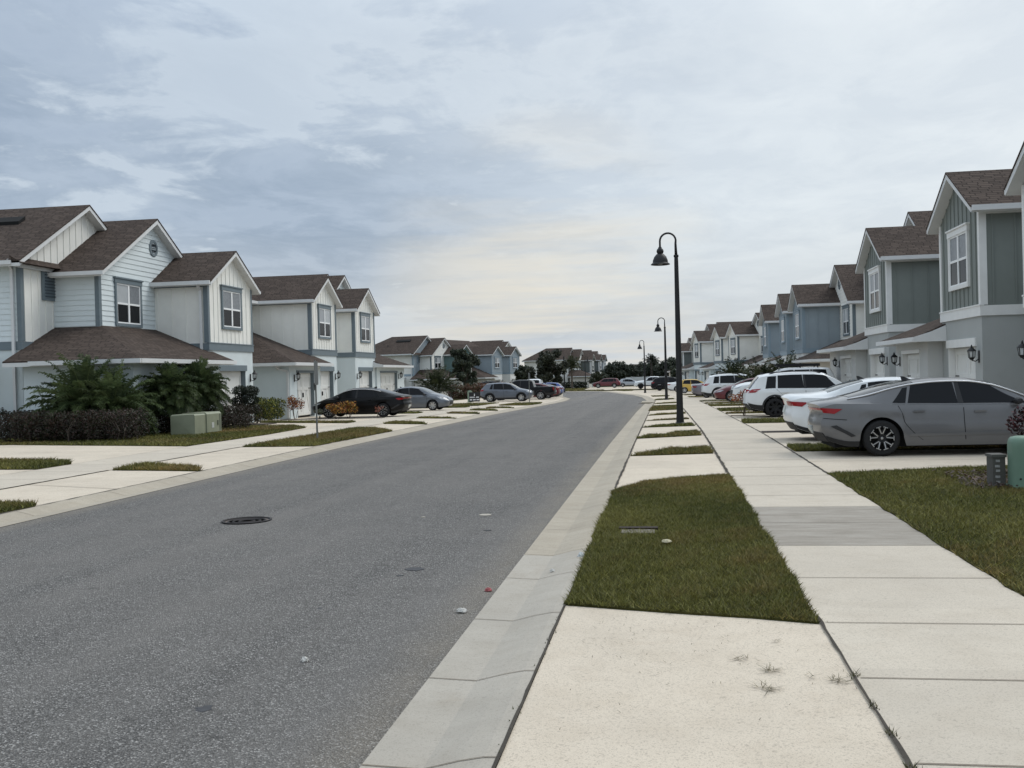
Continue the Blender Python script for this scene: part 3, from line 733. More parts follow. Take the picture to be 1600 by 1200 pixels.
        if e.v: e.build('boxed_eave', M_WHITE, root)
        w = MB(); t = .25; cuts = sorted(doors); prev = u0
        for (d0, d1) in cuts: w.box(prev, d0, vf, vf + t, -.3, zt - .1); w.box(d0, d1, vf, vf + t, 2.12, zt - .1); prev = d1
        w.box(prev, u1, vf, vf + t, -.3, zt - .1); w.box(u0, u0 + t, vf + t, vf + 4, -.3, zt - .1); w.box(u1 - t, u1, vf + t, vf + 4, -.3, zt - .1)
        w.build('garage_wall', pal.get('low', st), root)
        for (d0, d1) in cuts:
            garage_door(root, d0, d1, 2.12, vf + .2)
            g = MB(); g.box(d0, d0 + .02, vf - .01, vf + .2, 0, 2.12); g.box(d1 - .02, d1, vf - .01, vf + .2, 0, 2.12); g.box(d0 - .06, d1 + .06, vf - .03, vf + .01, 2.12, 2.24); g.build('door_surround', pal.get('ltrim', gtrim), root)
            lantern(root, d1 + .35 if hip1 and not hip0 else d0 - .35, vf, 1.9)
    low(-.8, 5.85, -.45, True, False, .45, .4, [(2.2, 4.9)])
    low(29.55, 36.3, -.1, False, True, .4, .45, [(30.3, 34.4)], D=4.6)
    low(13.55, 17.9, -.45, True, False, .55, .45, [(14.5, 16.9)])
    downspout(root, [(13.1, .1, 2.5), (13.45, .05, 2.3), (13.45, -.38, 2.2), (13.45, -.38, 0)], gut)
    # recessed entries
    for u in (11.9, 23.6):
        d = MB().box(u - .5, u + .5, 3.1, 3.2, 0, 2.1).build('entry_door', pal.get('louv', tr), root)
    return root

M_SASH = plain('window_sash_white', lin((236, 237, 236)), .4, var=.02)
M_BLINDS = [M_BLIND, plain('window_blind_pale', lin((172, 176, 178)), .35, var=.08), plain('window_curtain_grey', lin((122, 126, 130)), .35, var=.2, scale=9)]
C_ = lambda *c: lin(c)
S_WHITE = siding('white_siding', C_(232, 231, 224)); S_LBLUE = siding('pale_blue_siding', C_(210, 218, 219)); S_GREEN = siding('grey_green_siding', C_(122, 128, 123))
S_BLUE = siding('blue_siding', C_(146, 157, 163)); S_DARK = siding('charcoal_siding', C_(96, 102, 100)); S_CREAM = siding('cream_siding', C_(222, 219, 210)); S_TEAL = siding('teal_siding', C_(104, 128, 126))
T_SLATE = plain('slate_trim', C_(104, 116, 122), .55, var=.05); T_WHITE = plain('house_white_trim', C_(226, 226, 223), .5, var=.04); T_SLOUV = plain('slate_louvre', C_(62, 74, 84), .6)
T_BLUE = plain('blue_trim', C_(136, 152, 162), .55, var=.05)
K_PBLUE = stucco('pale_blue_stucco', C_(210, 219, 220)); K_GREY = stucco('grey_green_stucco', C_(170, 173, 171)); K_WHITE = stucco('white_stucco', C_(226, 225, 220)); K_TAN = stucco('greige_stucco', C_(208, 203, 194)); K_LG = stucco('light_grey_stucco', C_(198, 199, 196))
pA = dict(trim=T_SLATE, stucco=K_PBLUE, mid=S_WHITE, side=S_LBLUE, M=(S_WHITE, 'b'), M2=(S_WHITE, 'b'), L=(S_LBLUE, 'lap'), L2=(S_LBLUE, 'lap'), b1=(S_WHITE, T_SLATE, K_PBLUE), b2=(S_WHITE, T_SLATE, K_PBLUE), b3=(S_WHITE, T_SLATE, K_PBLUE), low=K_PBLUE, louv=T_SLOUV, za=7.25)
pG = dict(trim=T_WHITE, stucco=K_GREY, mid=S_GREEN, side=S_WHITE, M=(S_GREEN, 'b'), M2=(S_GREEN, 'b'), L=(S_WHITE, 'lap'), L2=(S_WHITE, 'lap'), b1=(S_GREEN, T_WHITE, K_GREY), b2=(S_GREEN, T_WHITE, K_GREY), b3=(S_GREEN, T_WHITE, K_GREY), low=K_LG, louv=T_SLATE, gtrim=T_WHITE, Ltrim=T_SLATE)
pB = dict(trim=T_BLUE, stucco=K_WHITE, mid=S_BLUE, side=S_WHITE, M=(S_WHITE, 'b'), M2=(S_WHITE, 'b'), L=(S_WHITE, 'lap'), L2=(S_WHITE, 'lap'), b1=(S_BLUE, T_BLUE, K_WHITE), b2=(S_BLUE, T_BLUE, K_WHITE), b3=(S_BLUE, T_BLUE, K_WHITE), low=K_TAN, gtrim=T_WHITE, Ltrim=T_SLATE, louv=T_SLATE)
pW = dict(pA, side=S_WHITE, L=(S_WHITE, 'lap'), L2=(S_WHITE, 'lap'), za=7.42, low=K_PBLUE)
pC = dict(pB, side=S_CREAM, mid=S_BLUE, M=(S_BLUE, 'b'), M2=(S_WHITE, 'b'), b1=(S_TEAL, T_WHITE, K_WHITE), b2=(S_BLUE, T_BLUE, K_WHITE), b3=(S_BLUE, T_BLUE, K_WHITE), low=K_TAN)
pD = dict(pG, side=S_CREAM, stucco=K_WHITE, b1=(S_DARK, T_WHITE, K_WHITE), b2=(S_DARK, T_WHITE, K_WHITE), b3=(S_BLUE, T_WHITE, K_WHITE), mid=S_DARK, low=K_TAN)
house('townhouse', 'white and pale blue townhouse row with slate trim behind the big palms on the left', -18, 32.7, R_(90), -.06, pA)
house('townhouse', 'grey green board-and-batten townhouse row with white trim at the right edge', 8.56, 51.95, R_(-89.65), -.07, pG)
house('townhouse', 'blue townhouse row on the right beyond the grey green one', 8.12, 94.3, R_(-89.5), -.47, pB)
house('townhouse', 'white townhouse row with slate trim in the distance on the right behind the lamp posts', 2.6, 141.64, R_(-79.93), -.6, pW)
house('townhouse', 'blue and white townhouse row behind the trees and the grey crossover on the left', -29.95, 134.84, R_(76.96), -1.1, pC)
house('townhouse', 'distant dark grey and blue townhouse row closing the far bend of the street', -16.03, 211.7, R_(85.65), -1.4, pD)
house('townhouse', 'small charcoal townhouse row farthest right, mostly hidden behind the white one', 1.2, 186.5, R_(-80), -.9, pD)
# ================================================================== VEHICLES
class Car:
    """lofted body: x runs from the tail (0) to the nose (L)"""
    def __init__(s, sp):
        s.sp = sp; s.L = sp['L']; s.W = sp['W']; s.gx = np.linspace(0, s.L, 400)
        k = np.exp(-np.linspace(-2, 2, 2*sp.get('sm', 7) + 1)**2); k /= k.sum()
        def curve(tab, smooth=True):
            x, z = zip(*tab); g = np.interp(s.gx, x, z)
            if smooth:
                n = len(k)//2; gp = np.concatenate([2*g[0] - g[n:0:-1], g, 2*g[-1] - g[-2:-n-2:-1]]); g = np.convolve(gp, k, 'valid')
            return g
        s.gt = curve(sp['top']); s.gb = np.minimum(curve(sp['belt']), s.gt - .006)
        L = s.L; s.gp = curve(sp.get('plan', [(0, .80), (.1, .88), (.35, .965), (.8, 1), (L-.95, 1), (L-.45, .955), (L-.15, .85), (L, .70)])) * s.W / 2
        s.sill = sp.get('sill', .2); s.rw = sp['rw']; s.ra = sp.get('ra', s.rw + .055); s.ax = sp['axles']
        s.off = np.array([-L/2, 0, 0])
    def top(s, x): return float(np.interp(x, s.gx, s.gt))
    def belt(s, x): return float(np.interp(x, s.gx, s.gb))
    def hw(s, x): return float(np.interp(x, s.gx, s.gp))
    def low(s, x):
        z = s.sill; L = s.L
        z += .10 * max(0, 1 - x/.5)**2 + .06 * max(0, 1 - (L-x)/.5)**2
        for a in s.ax:
            d = abs(x - a)
            if d < s.ra: z = max(z, s.rw + math.sqrt(s.ra**2 - d*d))
        return z
    WF = ([0, .12, .35, .56, .63, .85, 1.0], [.955, .985, 1.0, .99, .978, .975, .935])
    def section(s, x):
        hw = s.hw(x); b = s.belt(x); t = s.top(x); lo = min(s.low(x), b - .05); dz = t - b; pts = []
        for f in (0, .12, .3, .5, .58, .66, .8, .92, 1.0):
            z = lo + (b - lo)*f; q = (z - s.sill) / max(.05, b - s.sill)
            pts.append((hw * float(np.interp(q, *s.WF)), z))
        yb = hw * .935 - .015; pts.append((yb - .012, b + min(.012, dz*.2)))
        q = min(1, max(0, (dz - .1) / .3)); q = q*q*(3-2*q); tb = s.sp.get('tumble', .36)
        cab = [(yb - .02 - tb*dz*.45, b + .5*dz), (yb - .02 - tb*dz*.82, b + .86*dz), (yb - .05 - tb*dz*.92 - .03, b + .945*dz), (yb*.62, b + .985*dz), (yb*.3, t - .003), (0, t)]
        dk = [(yb*.93, b + .45*dz), (yb*.84, b + .70*dz), (yb*.7, b + .85*dz), (yb*.5, b + .94*dz), (yb*.25, t - .003*(dz > .02)), (0, t)]
        for (a, c), (d, e) in zip(cab, dk): pts.append((d + (a-d)*q, e + (c-e)*q))
        return pts
    def ysurf(s, x, z):
        p = s.section(x); zs = [a[1] for a in p[:13]]; ys_ = [a[0] for a in p[:13]]
        return float(np.interp(z, zs, ys_))
    def ztop(s, x, y):
        p = s.section(x)[9:]; return float(np.interp(abs(y), [a[0] for a in p][::-1], [a[1] for a in p][::-1]))
    def roofedge(s, x):
        b, t = s.belt(x), s.top(x); return b + .86*(t - b)
    def D(s, x, y, z):
        L = s.L; r = s.sp.get('rear'); f = s.sp.get('front'); X = x
        if r and x < .6: X += float(np.interp(z, *zip(*r))) * (1 - x/.6)
        if f and L - x < .7: X -= float(np.interp(z, *zip(*f))) * (1 - (L-x)/.7)
        h = max(.3, s.hw(x)); q = min(1, abs(y)/h)
        if x < .5: X -= s.sp.get('bow', .09) * (1 - x/.5)**2 * (1 - q*q)
        if L - x < .5: X += .10 * (1 - (L-x)/.5)**2 * (1 - q*q)
        return (X + s.off[0], y, z)
    def body(s, root, mat):
        L = s.L; xs = set(np.linspace(0, L, int(L/.07)).round(4))
        for a in s.ax:
            for k in range(25): xs.add(round(a + s.ra * math.cos(math.pi*k/24) * .9999, 4))
        xs = sorted(x for x in xs if 0 <= x <= L); m = MB(); n = None
        for x in xs:
            h = s.section(x); ring = [(x, y, z) for y, z in h] + [(x, -y, z) for y, z in h[-2::-1]]
            n = len(ring); m.v += [s.D(*p) for p in ring]
        for i in range(len(xs) - 1):
            for j in range(n - 1): m.f.append((i*n + j, i*n + j + 1, (i+1)*n + j + 1, (i+1)*n + j))
        for xe, b in ((xs[0], 0), (xs[-1], (len(xs)-1)*n)):      # bowed tail and nose panels
            h = s.section(xe); K = len(h); cols = 8; grid = []
            for j in range(K - 1):
                y, z = h[j]; row = [b + j] + [None]*(cols-1) + [b + n - 1 - j]
                for c in range(1, cols):
                    m.v.append(s.D(xe, y - 2*y*c/cols, z)); row[c] = len(m.v) - 1
                grid.append(row)
            for r0, r1 in zip(grid, grid[1:]):
                for c in range(cols): m.f.append((r0[c], r0[c+1], r1[c+1], r1[c]))
            m.f.append(tuple(grid[-1]) + (b + K - 1,))
        o = m.build('body', mat, root, smooth=True, angle=38)
        u = MB(); w = s.W/2 - .24
        u.box(.25 + s.off[0], L - .3 + s.off[0], -w, w, s.sill - .03, .62)
        u.box(.25 + s.off[0], L - .3 + s.off[0], -s.W/2 + .1, s.W/2 - .1, s.sill - .01, s.sill + .06) if False else None
        u.build('underbody', M_DARK, root)
        return o
    def side(s, name, mat, root, fx, fz, ns, nt, off=.006, sides=(1, -1), smooth=True):
        for sg in sides:
            m = MB(); ins = []
            for layer in (off, -.02):
                for i in range(ns + 1):
                    for j in range(nt + 1):
                        a, b = i/ns, j/nt; x = fx(a, b); z = fz(a, b, x); y = s.ysurf(x, z) + layer
                        m.v.append(s.D(x, sg*y, z))
            N = (ns+1)*(nt+1); w = nt + 1
            for i in range(ns):
                for j in range(nt): m.f.append((i*w+j, (i+1)*w+j, (i+1)*w+j+1, i*w+j+1))
            ed = [(i*w) for i in range(ns+1)] + [ns*w + j for j in range(1, nt+1)] + [i*w + nt for i in range(ns-1, -1, -1)] + [j for j in range(nt-1, 0, -1)]
            for p, q in zip(ed, ed[1:] + ed[:1]): m.f.append((p, q, q + N, p + N))
            m.build(name, mat, root, smooth=smooth, angle=40)
    def deck(s, name, mat, root, x0, x1, wf, off=.007, nx=10, ny=10, ytaper=None):
        m = MB()
        for layer in (off, -.02):
            for i in range(nx + 1):
                x = x0 + (x1-x0)*i/nx; p = s.section(x); ye = wf(x, p)
                for j in range(ny + 1):
                    y = ye * (2*j/ny - 1); z = s.ztop(x, y)
                    m.v.append(s.D(x, y, z + layer))
        N = (nx+1)*(ny+1); w = ny+1
        for i in range(nx):
            for j in range(ny): m.f.append((i*w+j, (i+1)*w+j, (i+1)*w+j+1, i*w+j+1))
        ed = [(i*w) for i in range(nx+1)] + [nx*w + j for j in range(1, ny+1)] + [i*w + ny for i in range(nx-1, -1, -1)] + [j for j in range(ny-1, 0, -1)]
        for p, q in zip(ed, ed[1:] + ed[:1]): m.f.append((p, q, q + N, p + N))
        return m.build(name, mat, root, smooth=True, angle=40)
    def endplate(s, name, mat, root, y0, y1, z0, z1, rear=True, off=.012, n=6, parent=None):
        m = MB(); x = 0 if rear else s.L; sg = -1 if rear else 1
        for layer in (off, -.03):
            for i in range(n + 1):
                for z in (z0, (z0+z1)/2, z1):
                    y = y0 + (y1-y0)*i/n; p = s.D(x, y, z); m.v.append((p[0] + sg*layer, y, z))
        N = 3*(n+1)
        for i in range(n):
            for j in range(2): m.f.append((i*3+j, (i+1)*3+j, (i+1)*3+j+1, i*3+j+1))
        ed = [i*3 for i in range(n+1)] + [n*3+1, n*3+2] + [i*3+2 for i in range(n-1, -1, -1)] + [1]
        for p, q in zip(ed, ed[1:] + ed[:1]): m.f.append((p, q, q + N, p + N))
        return m.build(name, mat, root)

def wheel(root, x, y, r, sg, rim='bright', spokes=5, w=.215):
    T = MB(); T.lathe([(r*.66, -w/2), (r*.88, -w/2), (r*.97, -w*.40), (r, -w*.25), (r, w*.25), (r*.97, w*.40), (r*.88, w/2), (r*.66, w/2)], (0, 0, 0), 32, 'y', False)
    t = T.build('wheel', M_RUBBER, root, smooth=True, angle=35); t.location = (x, y, r)
    mat = M_ALLOY if rim not in ('dark', 'machined') else M_ALLOYD
    R = MB(); o = sg * w/2
    R.lathe([(r*.63, o*.55), (r*.70, o*1.02), (r*.67, o*1.03), (r*.62, o*.80), (r*.60, o*.55)], (0, 0, 0), 32, 'y', False)
    R.lathe([(0, o*.9), (r*.14, o*.88), (r*.17, o*.6)], (0, 0, 0), 14, 'y')
    B = MB(); B.lathe([(0, o*.35), (r*.66, o*.35), (r*.66, o*.3)], (0, 0, 0), 24, 'y')
    for k in range(spokes):
        a0 = 2*math.pi*k/spokes + .3
        for da in ((-.13, .13) if rim in ('twin', 'machined') else (0,)):
            a1 = a0 + da; a2 = a0 + da*1.9
            p = (r*.12*math.cos(a1), o*.78, r*.12*math.sin(a1)); q = (r*.64*math.cos(a2), o*.86, r*.64*math.sin(a2))
            R.bar(p, q, .05 if rim in ('twin', 'machined') else .085, .03, (0, 1, 0))
    d = B.build('brake_disc', M_DARK, t); R.build('rim', mat, t, smooth=True, angle=35)
    if rim == 'machined':
        K = MB()
        for k in range(spokes):
            a0 = 2*math.pi*k/spokes + .3
            for da in (-.16, .16):
                p = (r*.24*math.cos(a0 + da*.7), o*.84, r*.24*math.sin(a0 + da*.7)); q = (r*.63*math.cos(a0 + da*1.9), o*.93, r*.63*math.sin(a0 + da*1.9)); K.bar(p, q, .017, .022, (0, 1, 0))
            for da in (-.3, .3):
                p = (r*.645*math.cos(a0 + da*.35), o*.95, r*.645*math.sin(a0 + da*.35)); q = (r*.645*math.cos(a0 + da*1.7), o*.95, r*.645*math.sin(a0 + da*1.7)); K.bar(p, q, .014, .02, (0, 1, 0))
        K.lathe([(0, o*.93), (r*.07, o*.92), (r*.08, o*.85)], (0, 0, 0), 12, 'y')
        K.build('spoke_face', M_ALLOY, t)
    return t

def make_car(name, cat, label, sp, paintmat, pos, ang, rim='twin', spokes=5, group='cars parked in the driveways', glass=None, rimx=None, detail=2):
    L, W = sp['L'], sp['W']; c = Car(sp); glass = glass or M_TINT
    root = empty(name, (pos[0], pos[1], zg(pos[1]) + sp.get('dz', .004)), ang); tag(root, label, cat, group)
    c.body(root, paintmat)
    for i, p in enumerate(sp['panes']):
        xb0, xb1, xt0, xt1 = p[:4]; zb = .035; kt = p[4] if len(p) > 4 else 1.0
        c.side('side_window', glass, root, lambda a, b: (xb0 + (xb1-xb0)*a)*(1-b) + (xt0 + (xt1-xt0)*a)*b,
               lambda a, b, x: (c.belt(x) + zb)*(1-b) + max(c.belt(x) + zb + .004, c.belt(x) + (c.roofedge(x) - c.belt(x))*kt - .012)*b, 10, 5)
    ws = sp['screen']; rwn = sp.get('rearglass')
    ed = lambda x, p: max(.2, p[11][0] - .045)
    c.deck('windscreen', sp.get('wsmat', M_CLEARG), root, ws[0], ws[1], ed)
    if rwn: c.deck('rear_window', sp.get('rgmat', glass), root, rwn[0], rwn[1], ed)
    for f, b_ in sp.get('chrome', []):
        for sg in (1, -1):
            pts = []; m = MB()
            for i in range(25):
                x = f + (b_-f)*i/24; q_ = c.section(x)[11]; pts.append(c.D(x, sg*(q_[0] + .012), q_[1] + .006))
            m.tube(pts, .015, 6)
            m.build('window_trim', M_CHROME, root, smooth=True)
    # pillars between the panes read as gloss black
    for x in sp.get('pillars', []):
        c.side('door_pillar', M_PLASTIC, root, lambda a, b: x + (a-.5)*.1 + .03*(1-b), lambda a, b, X: (c.belt(X) + .03)*(1-b) + (c.roofedge(X) - .01)*b, 2, 4, .004)
    if detail > 1:
        for x, dx in sp.get('seams', []):
            c.side('door_gap', M_DARK, root, lambda a, b: x + dx*(1-b)**2 + (a-.5)*.012, lambda a, b, X: (c.low(X) + .1)*(1-b) + (c.belt(X) + .01)*b, 1, 10, .003)
        m = MB()
        for x in sp.get('handles', []):
            for sg in (1, -1):
                z = c.belt(x) - .115; y = sg*(c.ysurf(x, z) + .02); p = c.D(x, y, z); m.bar((p[0] - .1, p[1], z), (p[0] + .1, p[1], z + .004), .035, .032)
        if m.v: m.build('door_handle', paintmat, root, smooth=True, angle=50)
        if sp.get('crease'):
            c.side('lower_crease', paintmat, root, lambda a, b: sp['axles'][0] + c.ra + .1 + a*(sp['axles'][1] - sp['axles'][0] - 2*c.ra - .2), lambda a, b, x: c.sill + .17 + .05*b + .02*a, 12, 2, .012)
        mz = sp.get('mirror')
        if mz:
            for sg in (1, -1):
                z = c.belt(mz) + .07; y = c.ysurf(mz, c.belt(mz)); p = c.D(mz, sg*y, z); m = MB()
                m.lathe([(0, -.11), (.06, -.1), (.085, 0), (.07, .08), (0, .1)], (0, 0, 0), 10, 'y')
                m.v = [(a*.9 + p[0], b*1.0 + p[1] + sg*.09, d*.75 + z) for a, b, d in m.v]; m.build('wing_mirror', sp.get('mirmat', M_PLASTIC), root, smooth=True, angle=50)
    # lamps
    z0, z1, xl, yi = sp['tail']
    c.side('tail_light', M_RED, root, lambda a, b: a*xl*(1 - .45*(1-b)), lambda a, b, x: z0 + (z1-z0)*b + sp.get('tailrise', 0)*a, 6, 3, .012)
    hy = c.ysurf(0, (z0+z1)/2)
    if sp.get('tailbar'): c.endplate('tail_light', M_RED, root, -hy + .02, hy - .02, (z0+z1)/2 + .0, z1 - .005, True, .012, 8)
    else:
        for sg in (1, -1): c.endplate('tail_light', M_RED, root, sg*yi, sg*(hy - .005), z0, z1, True, .012)
    h0, h1, hl, hyi = sp['head']
    c.side('headlight', M_LAMP, root, lambda a, b: L - (1-a)*hl*(.55 + .45*b), lambda a, b, x: min(h0 + (h1-h0)*b, c.belt(x) - .015) + .03*(1-a), 6, 3, .01)
    fy = c.ysurf(L, (h0+h1)/2)
    for sg in (1, -1): c.endplate('headlight', M_LAMP, root, sg*hyi, sg*(fy - .01), h0, h1, False, .012)
    gz = sp.get('grille', (.34, .62)); c.endplate('grille', M_PLASTIC, root, -hyi*.95, hyi*.95, gz[0], gz[1], False, .014)
    if sp.get('vent'):
        c.side('bumper_vent', M_PLASTIC, root, lambda a, b: .16 + .10*a + .34*(1-b), lambda a, b, x: .36 + .2*b + .02*a, 3, 5, .008)
        c.side('boot_crease', M_DARK, root, lambda a, b: .02 + .42*a, lambda a, b, x: .70 + .012*b - .03*a, 6, 1, .004)
    # lower bumpers
    if sp.get('clad', True):
        lz = sp.get('diff', (.30, .44)); y = c.ysurf(0, lz[0]) - .03
        c.endplate('rear_diffuser', M_PLASTIC, root, -y, y, lz[0], lz[1], True, .02, 8)
    c.side('rear_bumper_skirt', M_PLASTIC, root, lambda a, b: .0 + a*(c.ax[0] - c.ra - .02), lambda a, b, x: c.low(x) + .004 + .09*b*sp.get('skirt', 1), 6, 2, .012)
    py = sp.get('plate', .62); c.endplate('license_plate', plain('number_plate', lin((196, 200, 196)), .5), root, -.155, .155, py, py + .15, True, .022, 2)
    if sp.get('flare'):
        for a_ in c.ax:
            c.side('wheel_arch_trim', M_PLASTIC, root, lambda a, b: a_ - (c.ra + .065*b) * math.cos(math.pi*a) * .998, lambda a, b, x: max(c.sill + .05, c.rw + (c.ra + .065*b) * math.sin(math.pi*a)), 22, 2, .014)
        c.side('sill_cladding', M_PLASTIC, root, lambda a, b: c.ax[0] + c.ra + .03 + a*(c.ax[1] - c.ax[0] - 2*c.ra - .06), lambda a, b, x: c.low(x) + .004 + .13*b, 8, 2, .014)
    if sp.get('rails'):
        m = MB(); x0, x1 = sp['rails']
        for sg in (1, -1):
            pts = []
            for i in range(9):
                x = x0 + (x1-x0)*i/8; y = c.section(x)[12][0] - .02; pts.append(c.D(x, sg*y, c.ztop(x, y) + (.045 if 0 < i < 8 else 0.0)))
            m.tube(pts, .016, 6)
        m.build('roof_rail', sp.get('railmat', M_PLASTIC), root, smooth=True)
    if sp.get('fin'):
        x = sp['fin']; z = c.top(x); m = MB(); m.prism([(x + .1 + c.off[0], -.02, z - .01), (x - .1 + c.off[0], -.02, z - .01), (x - .12 + c.off[0], -.012, z + .075), (x - .07 + c.off[0], -.012, z + .07)], (0, .04, 0)); m.build('antenna_fin', M_PLASTIC, root)
    for i, a in enumerate(c.ax):
        for sg in (1, -1): wheel(root, a + c.off[0], sg*(W/2 - .125), sp['rw'], sg, rim, spokes)
    return root, c

def scaled(sp, kx=1.0, kz=1.0, kw=1.0, **kw_):
    q = dict(sp); q['L'] *= kx; q['W'] *= kw; q['rw'] *= kz; q['sill'] *= kz
    q['axles'] = tuple(a*kx for a in q['axles']); q['top'] = [(x*kx, z*kz) for x, z in q['top']]; q['belt'] = [(x*kx, z*kz) for x, z in q['belt']]
    for k in ('rear', 'front'):
        if q.get(k): q[k] = [(z*kz, d) for z, d in q[k]]
    q['panes'] = [tuple(v*kx for v in p[:4]) + tuple(p[4:]) for p in q['panes']]; q['screen'] = tuple(v*kx for v in q['screen'])
    if q.get('rearglass'): q['rearglass'] = tuple(v*kx for v in q['rearglass'])
    q['chrome'] = [(a*kx, b*kx) for a, b in q.get('chrome', [])]; q['pillars'] = [v*kx for v in q.get('pillars', [])]; q['seams'] = [(a*kx, d) for a, d in q.get('seams', [])]
    q['handles'] = [v*kx for v in q.get('handles', [])]; q['mirror'] = q['mirror']*kx
    a, b, c, d = q['tail']; q['tail'] = (a*kz, b*kz, c, d*kw); a, b, c, d = q['head']; q['head'] = (a*kz, b*kz, c, d*kw)
    for k in ('grille', 'diff'):
        if q.get(k): q[k] = tuple(v*kz for v in q[k])
    if q.get('plate'): q['plate'] *= kz
    if q.get('rails'): q['rails'] = tuple(v*kx for v in q['rails'])
    if q.get('fin'): q['fin'] *= kx
    q.update(kw_); return q
SEDAN_FAST = dict(L=4.9, W=1.86, rw=.338, axles=(1.06, 3.91), sill=.19,
    top=[(0, 1.0), (.12, 1.035), (.42, 1.09), (.8, 1.185), (1.2, 1.30), (1.6, 1.39), (2.0, 1.437), (2.35, 1.447), (2.7, 1.43), (3.05, 1.35), (3.4, 1.215), (3.8, 1.04), (4.0, .98), (4.4, .90), (4.7, .82), (4.9, .68)],
    belt=[(0, .93), (.25, 1.0), (.8, .99), (1.4, .955), (2.2, .935), (3.2, .925), (3.8, .90), (4.3, .83), (4.9, .60)],
    rear=[(.2, .22), (.38, .10), (.52, .0), (.66, .02), (.82, .06), (.95, .02), (1.05, -.05)], front=[(.2, .14), (.4, .03), (.55, .0), (.75, .14), (.95, .3)],
    panes=[(1.27, 1.5, 1.47, 1.56, .93), (1.54, 2.42, 1.62, 2.36), (2.52, 3.72, 2.46, 3.0)], screen=(2.98, 3.74), rearglass=(.55, 1.68), chrome=[(.5, 3.72)], pillars=[2.44],
    seams=[(1.36, .42), (2.5, .02), (3.66, -.06)], handles=[1.72, 2.78], mirror=3.42, tail=(.83, .92, .36, .3), tailbar=True, tailrise=-.02, head=(.60, .70, .5, .42), grille=(.32, .58), diff=(.27, .44), plate=.40, crease=True, fin=1.75, vent=True)
SEDAN = dict(SEDAN_FAST, vent=False, L=4.88, W=1.84, rw=.335, axles=(1.08, 3.905),
    top=[(0, 1.02), (.1, 1.10), (.5, 1.115), (.8, 1.15), (1.2, 1.29), (1.6, 1.40), (2.0, 1.447), (2.4, 1.45), (2.75, 1.42), (3.1, 1.33), (3.5, 1.17), (3.75, 1.05), (4.1, .97), (4.5, .88), (4.88, .70)],
    belt=[(0, .95), (.3, 1.02), (1.0, .985), (2.2, .94), (3.2, .925), (3.75, .91), (4.3, .84), (4.88, .62)],
    panes=[(1.4, 1.62, 1.56, 1.66, .92), (1.66, 2.42, 1.7, 2.38), (2.5, 3.66, 2.46, 3.0)], screen=(2.95, 3.7), rearglass=(.82, 1.6), chrome=[], seams=[(1.5, .35), (2.48, .02), (3.62, -.05)], tailbar=False, tail=(.83, .93, .36, .38), diff=(.25, .44), rgmat=M_CLEARG, plate=.66, fin=1.7)
COMPACT = dict(SEDAN, L=4.40, W=1.72, rw=.305, axles=(.92, 3.49),
    top=[(0, .98), (.1, 1.06), (.4, 1.08), (.75, 1.14), (1.1, 1.29), (1.5, 1.41), (1.9, 1.455), (2.2, 1.45), (2.55, 1.40), (2.95, 1.26), (3.35, 1.07), (3.6, 1.0), (4.0, .93), (4.25, .84), (4.40, .68)],
    belt=[(0, .92), (.3, .99), (1.0, .97), (2.0, .92), (3.0, .90), (3.4, .88), (3.9, .80), (4.40, .60)],
    panes=[(1.05, 1.28, 1.3, 1.36, .92), (1.32, 2.05, 1.4, 2.0), (2.12, 3.22, 2.08, 2.62)], screen=(2.6, 3.36), rearglass=(.75, 1.4), pillars=[2.07], seams=[(1.2, .3), (2.1, .02), (3.15, -.05)], handles=[1.5, 2.4], mirror=3.0, rgmat=None, head=(.62, .78, .62, .40), fin=1.4)
COMPACT['rgmat'] = M_TINT
SUV = dict(L=5.05, W=1.98, rw=.385, axles=(1.08, 4.06), sill=.27, sm=5, tumble=.30,
    top=[(0, 1.04), (.07, 1.12), (.30, 1.45), (.52, 1.68), (.9, 1.745), (1.8, 1.785), (2.6, 1.775), (3.0, 1.73), (3.3, 1.6), (3.8, 1.31), (4.0, 1.21), (4.4, 1.12), (4.8, 1.04), (5.05, .86)],
    belt=[(0, .99), (.2, 1.07), (1.0, 1.12), (2.0, 1.10), (3.4, 1.08), (4.0, 1.06), (4.5, 1.0), (5.05, .80)],
    rear=[(.2, .28), (.42, .10), (.56, .0), (.75, .02), (1.0, .06), (1.1, .06)], front=[(.2, .2), (.45, .04), (.6, 0), (1.0, .06), (1.1, .2)],
    panes=[(.72, 1.12, .82, 1.16, .96), (1.2, 2.22, 1.22, 2.16), (2.32, 3.62, 2.26, 3.1)], screen=(3.05, 3.86), rearglass=(.10, .47), pillars=[2.24],
    seams=[(1.16, .3), (2.28, .02), (3.55, -.03)], handles=[1.5, 2.6], mirror=3.42, mirmat=None, tail=(.98, 1.12, .48, .45), tailrise=.02, head=(.86, .98, .45, .5), grille=(.5, .84), diff=(.30, .56), plate=.78, flare=True, rails=(.9, 2.9), fin=.75, skirt=2.2)
SUV['mirmat'] = M_WHITE; SUV_RAIL = dict(SUV, railmat=M_CHROME)
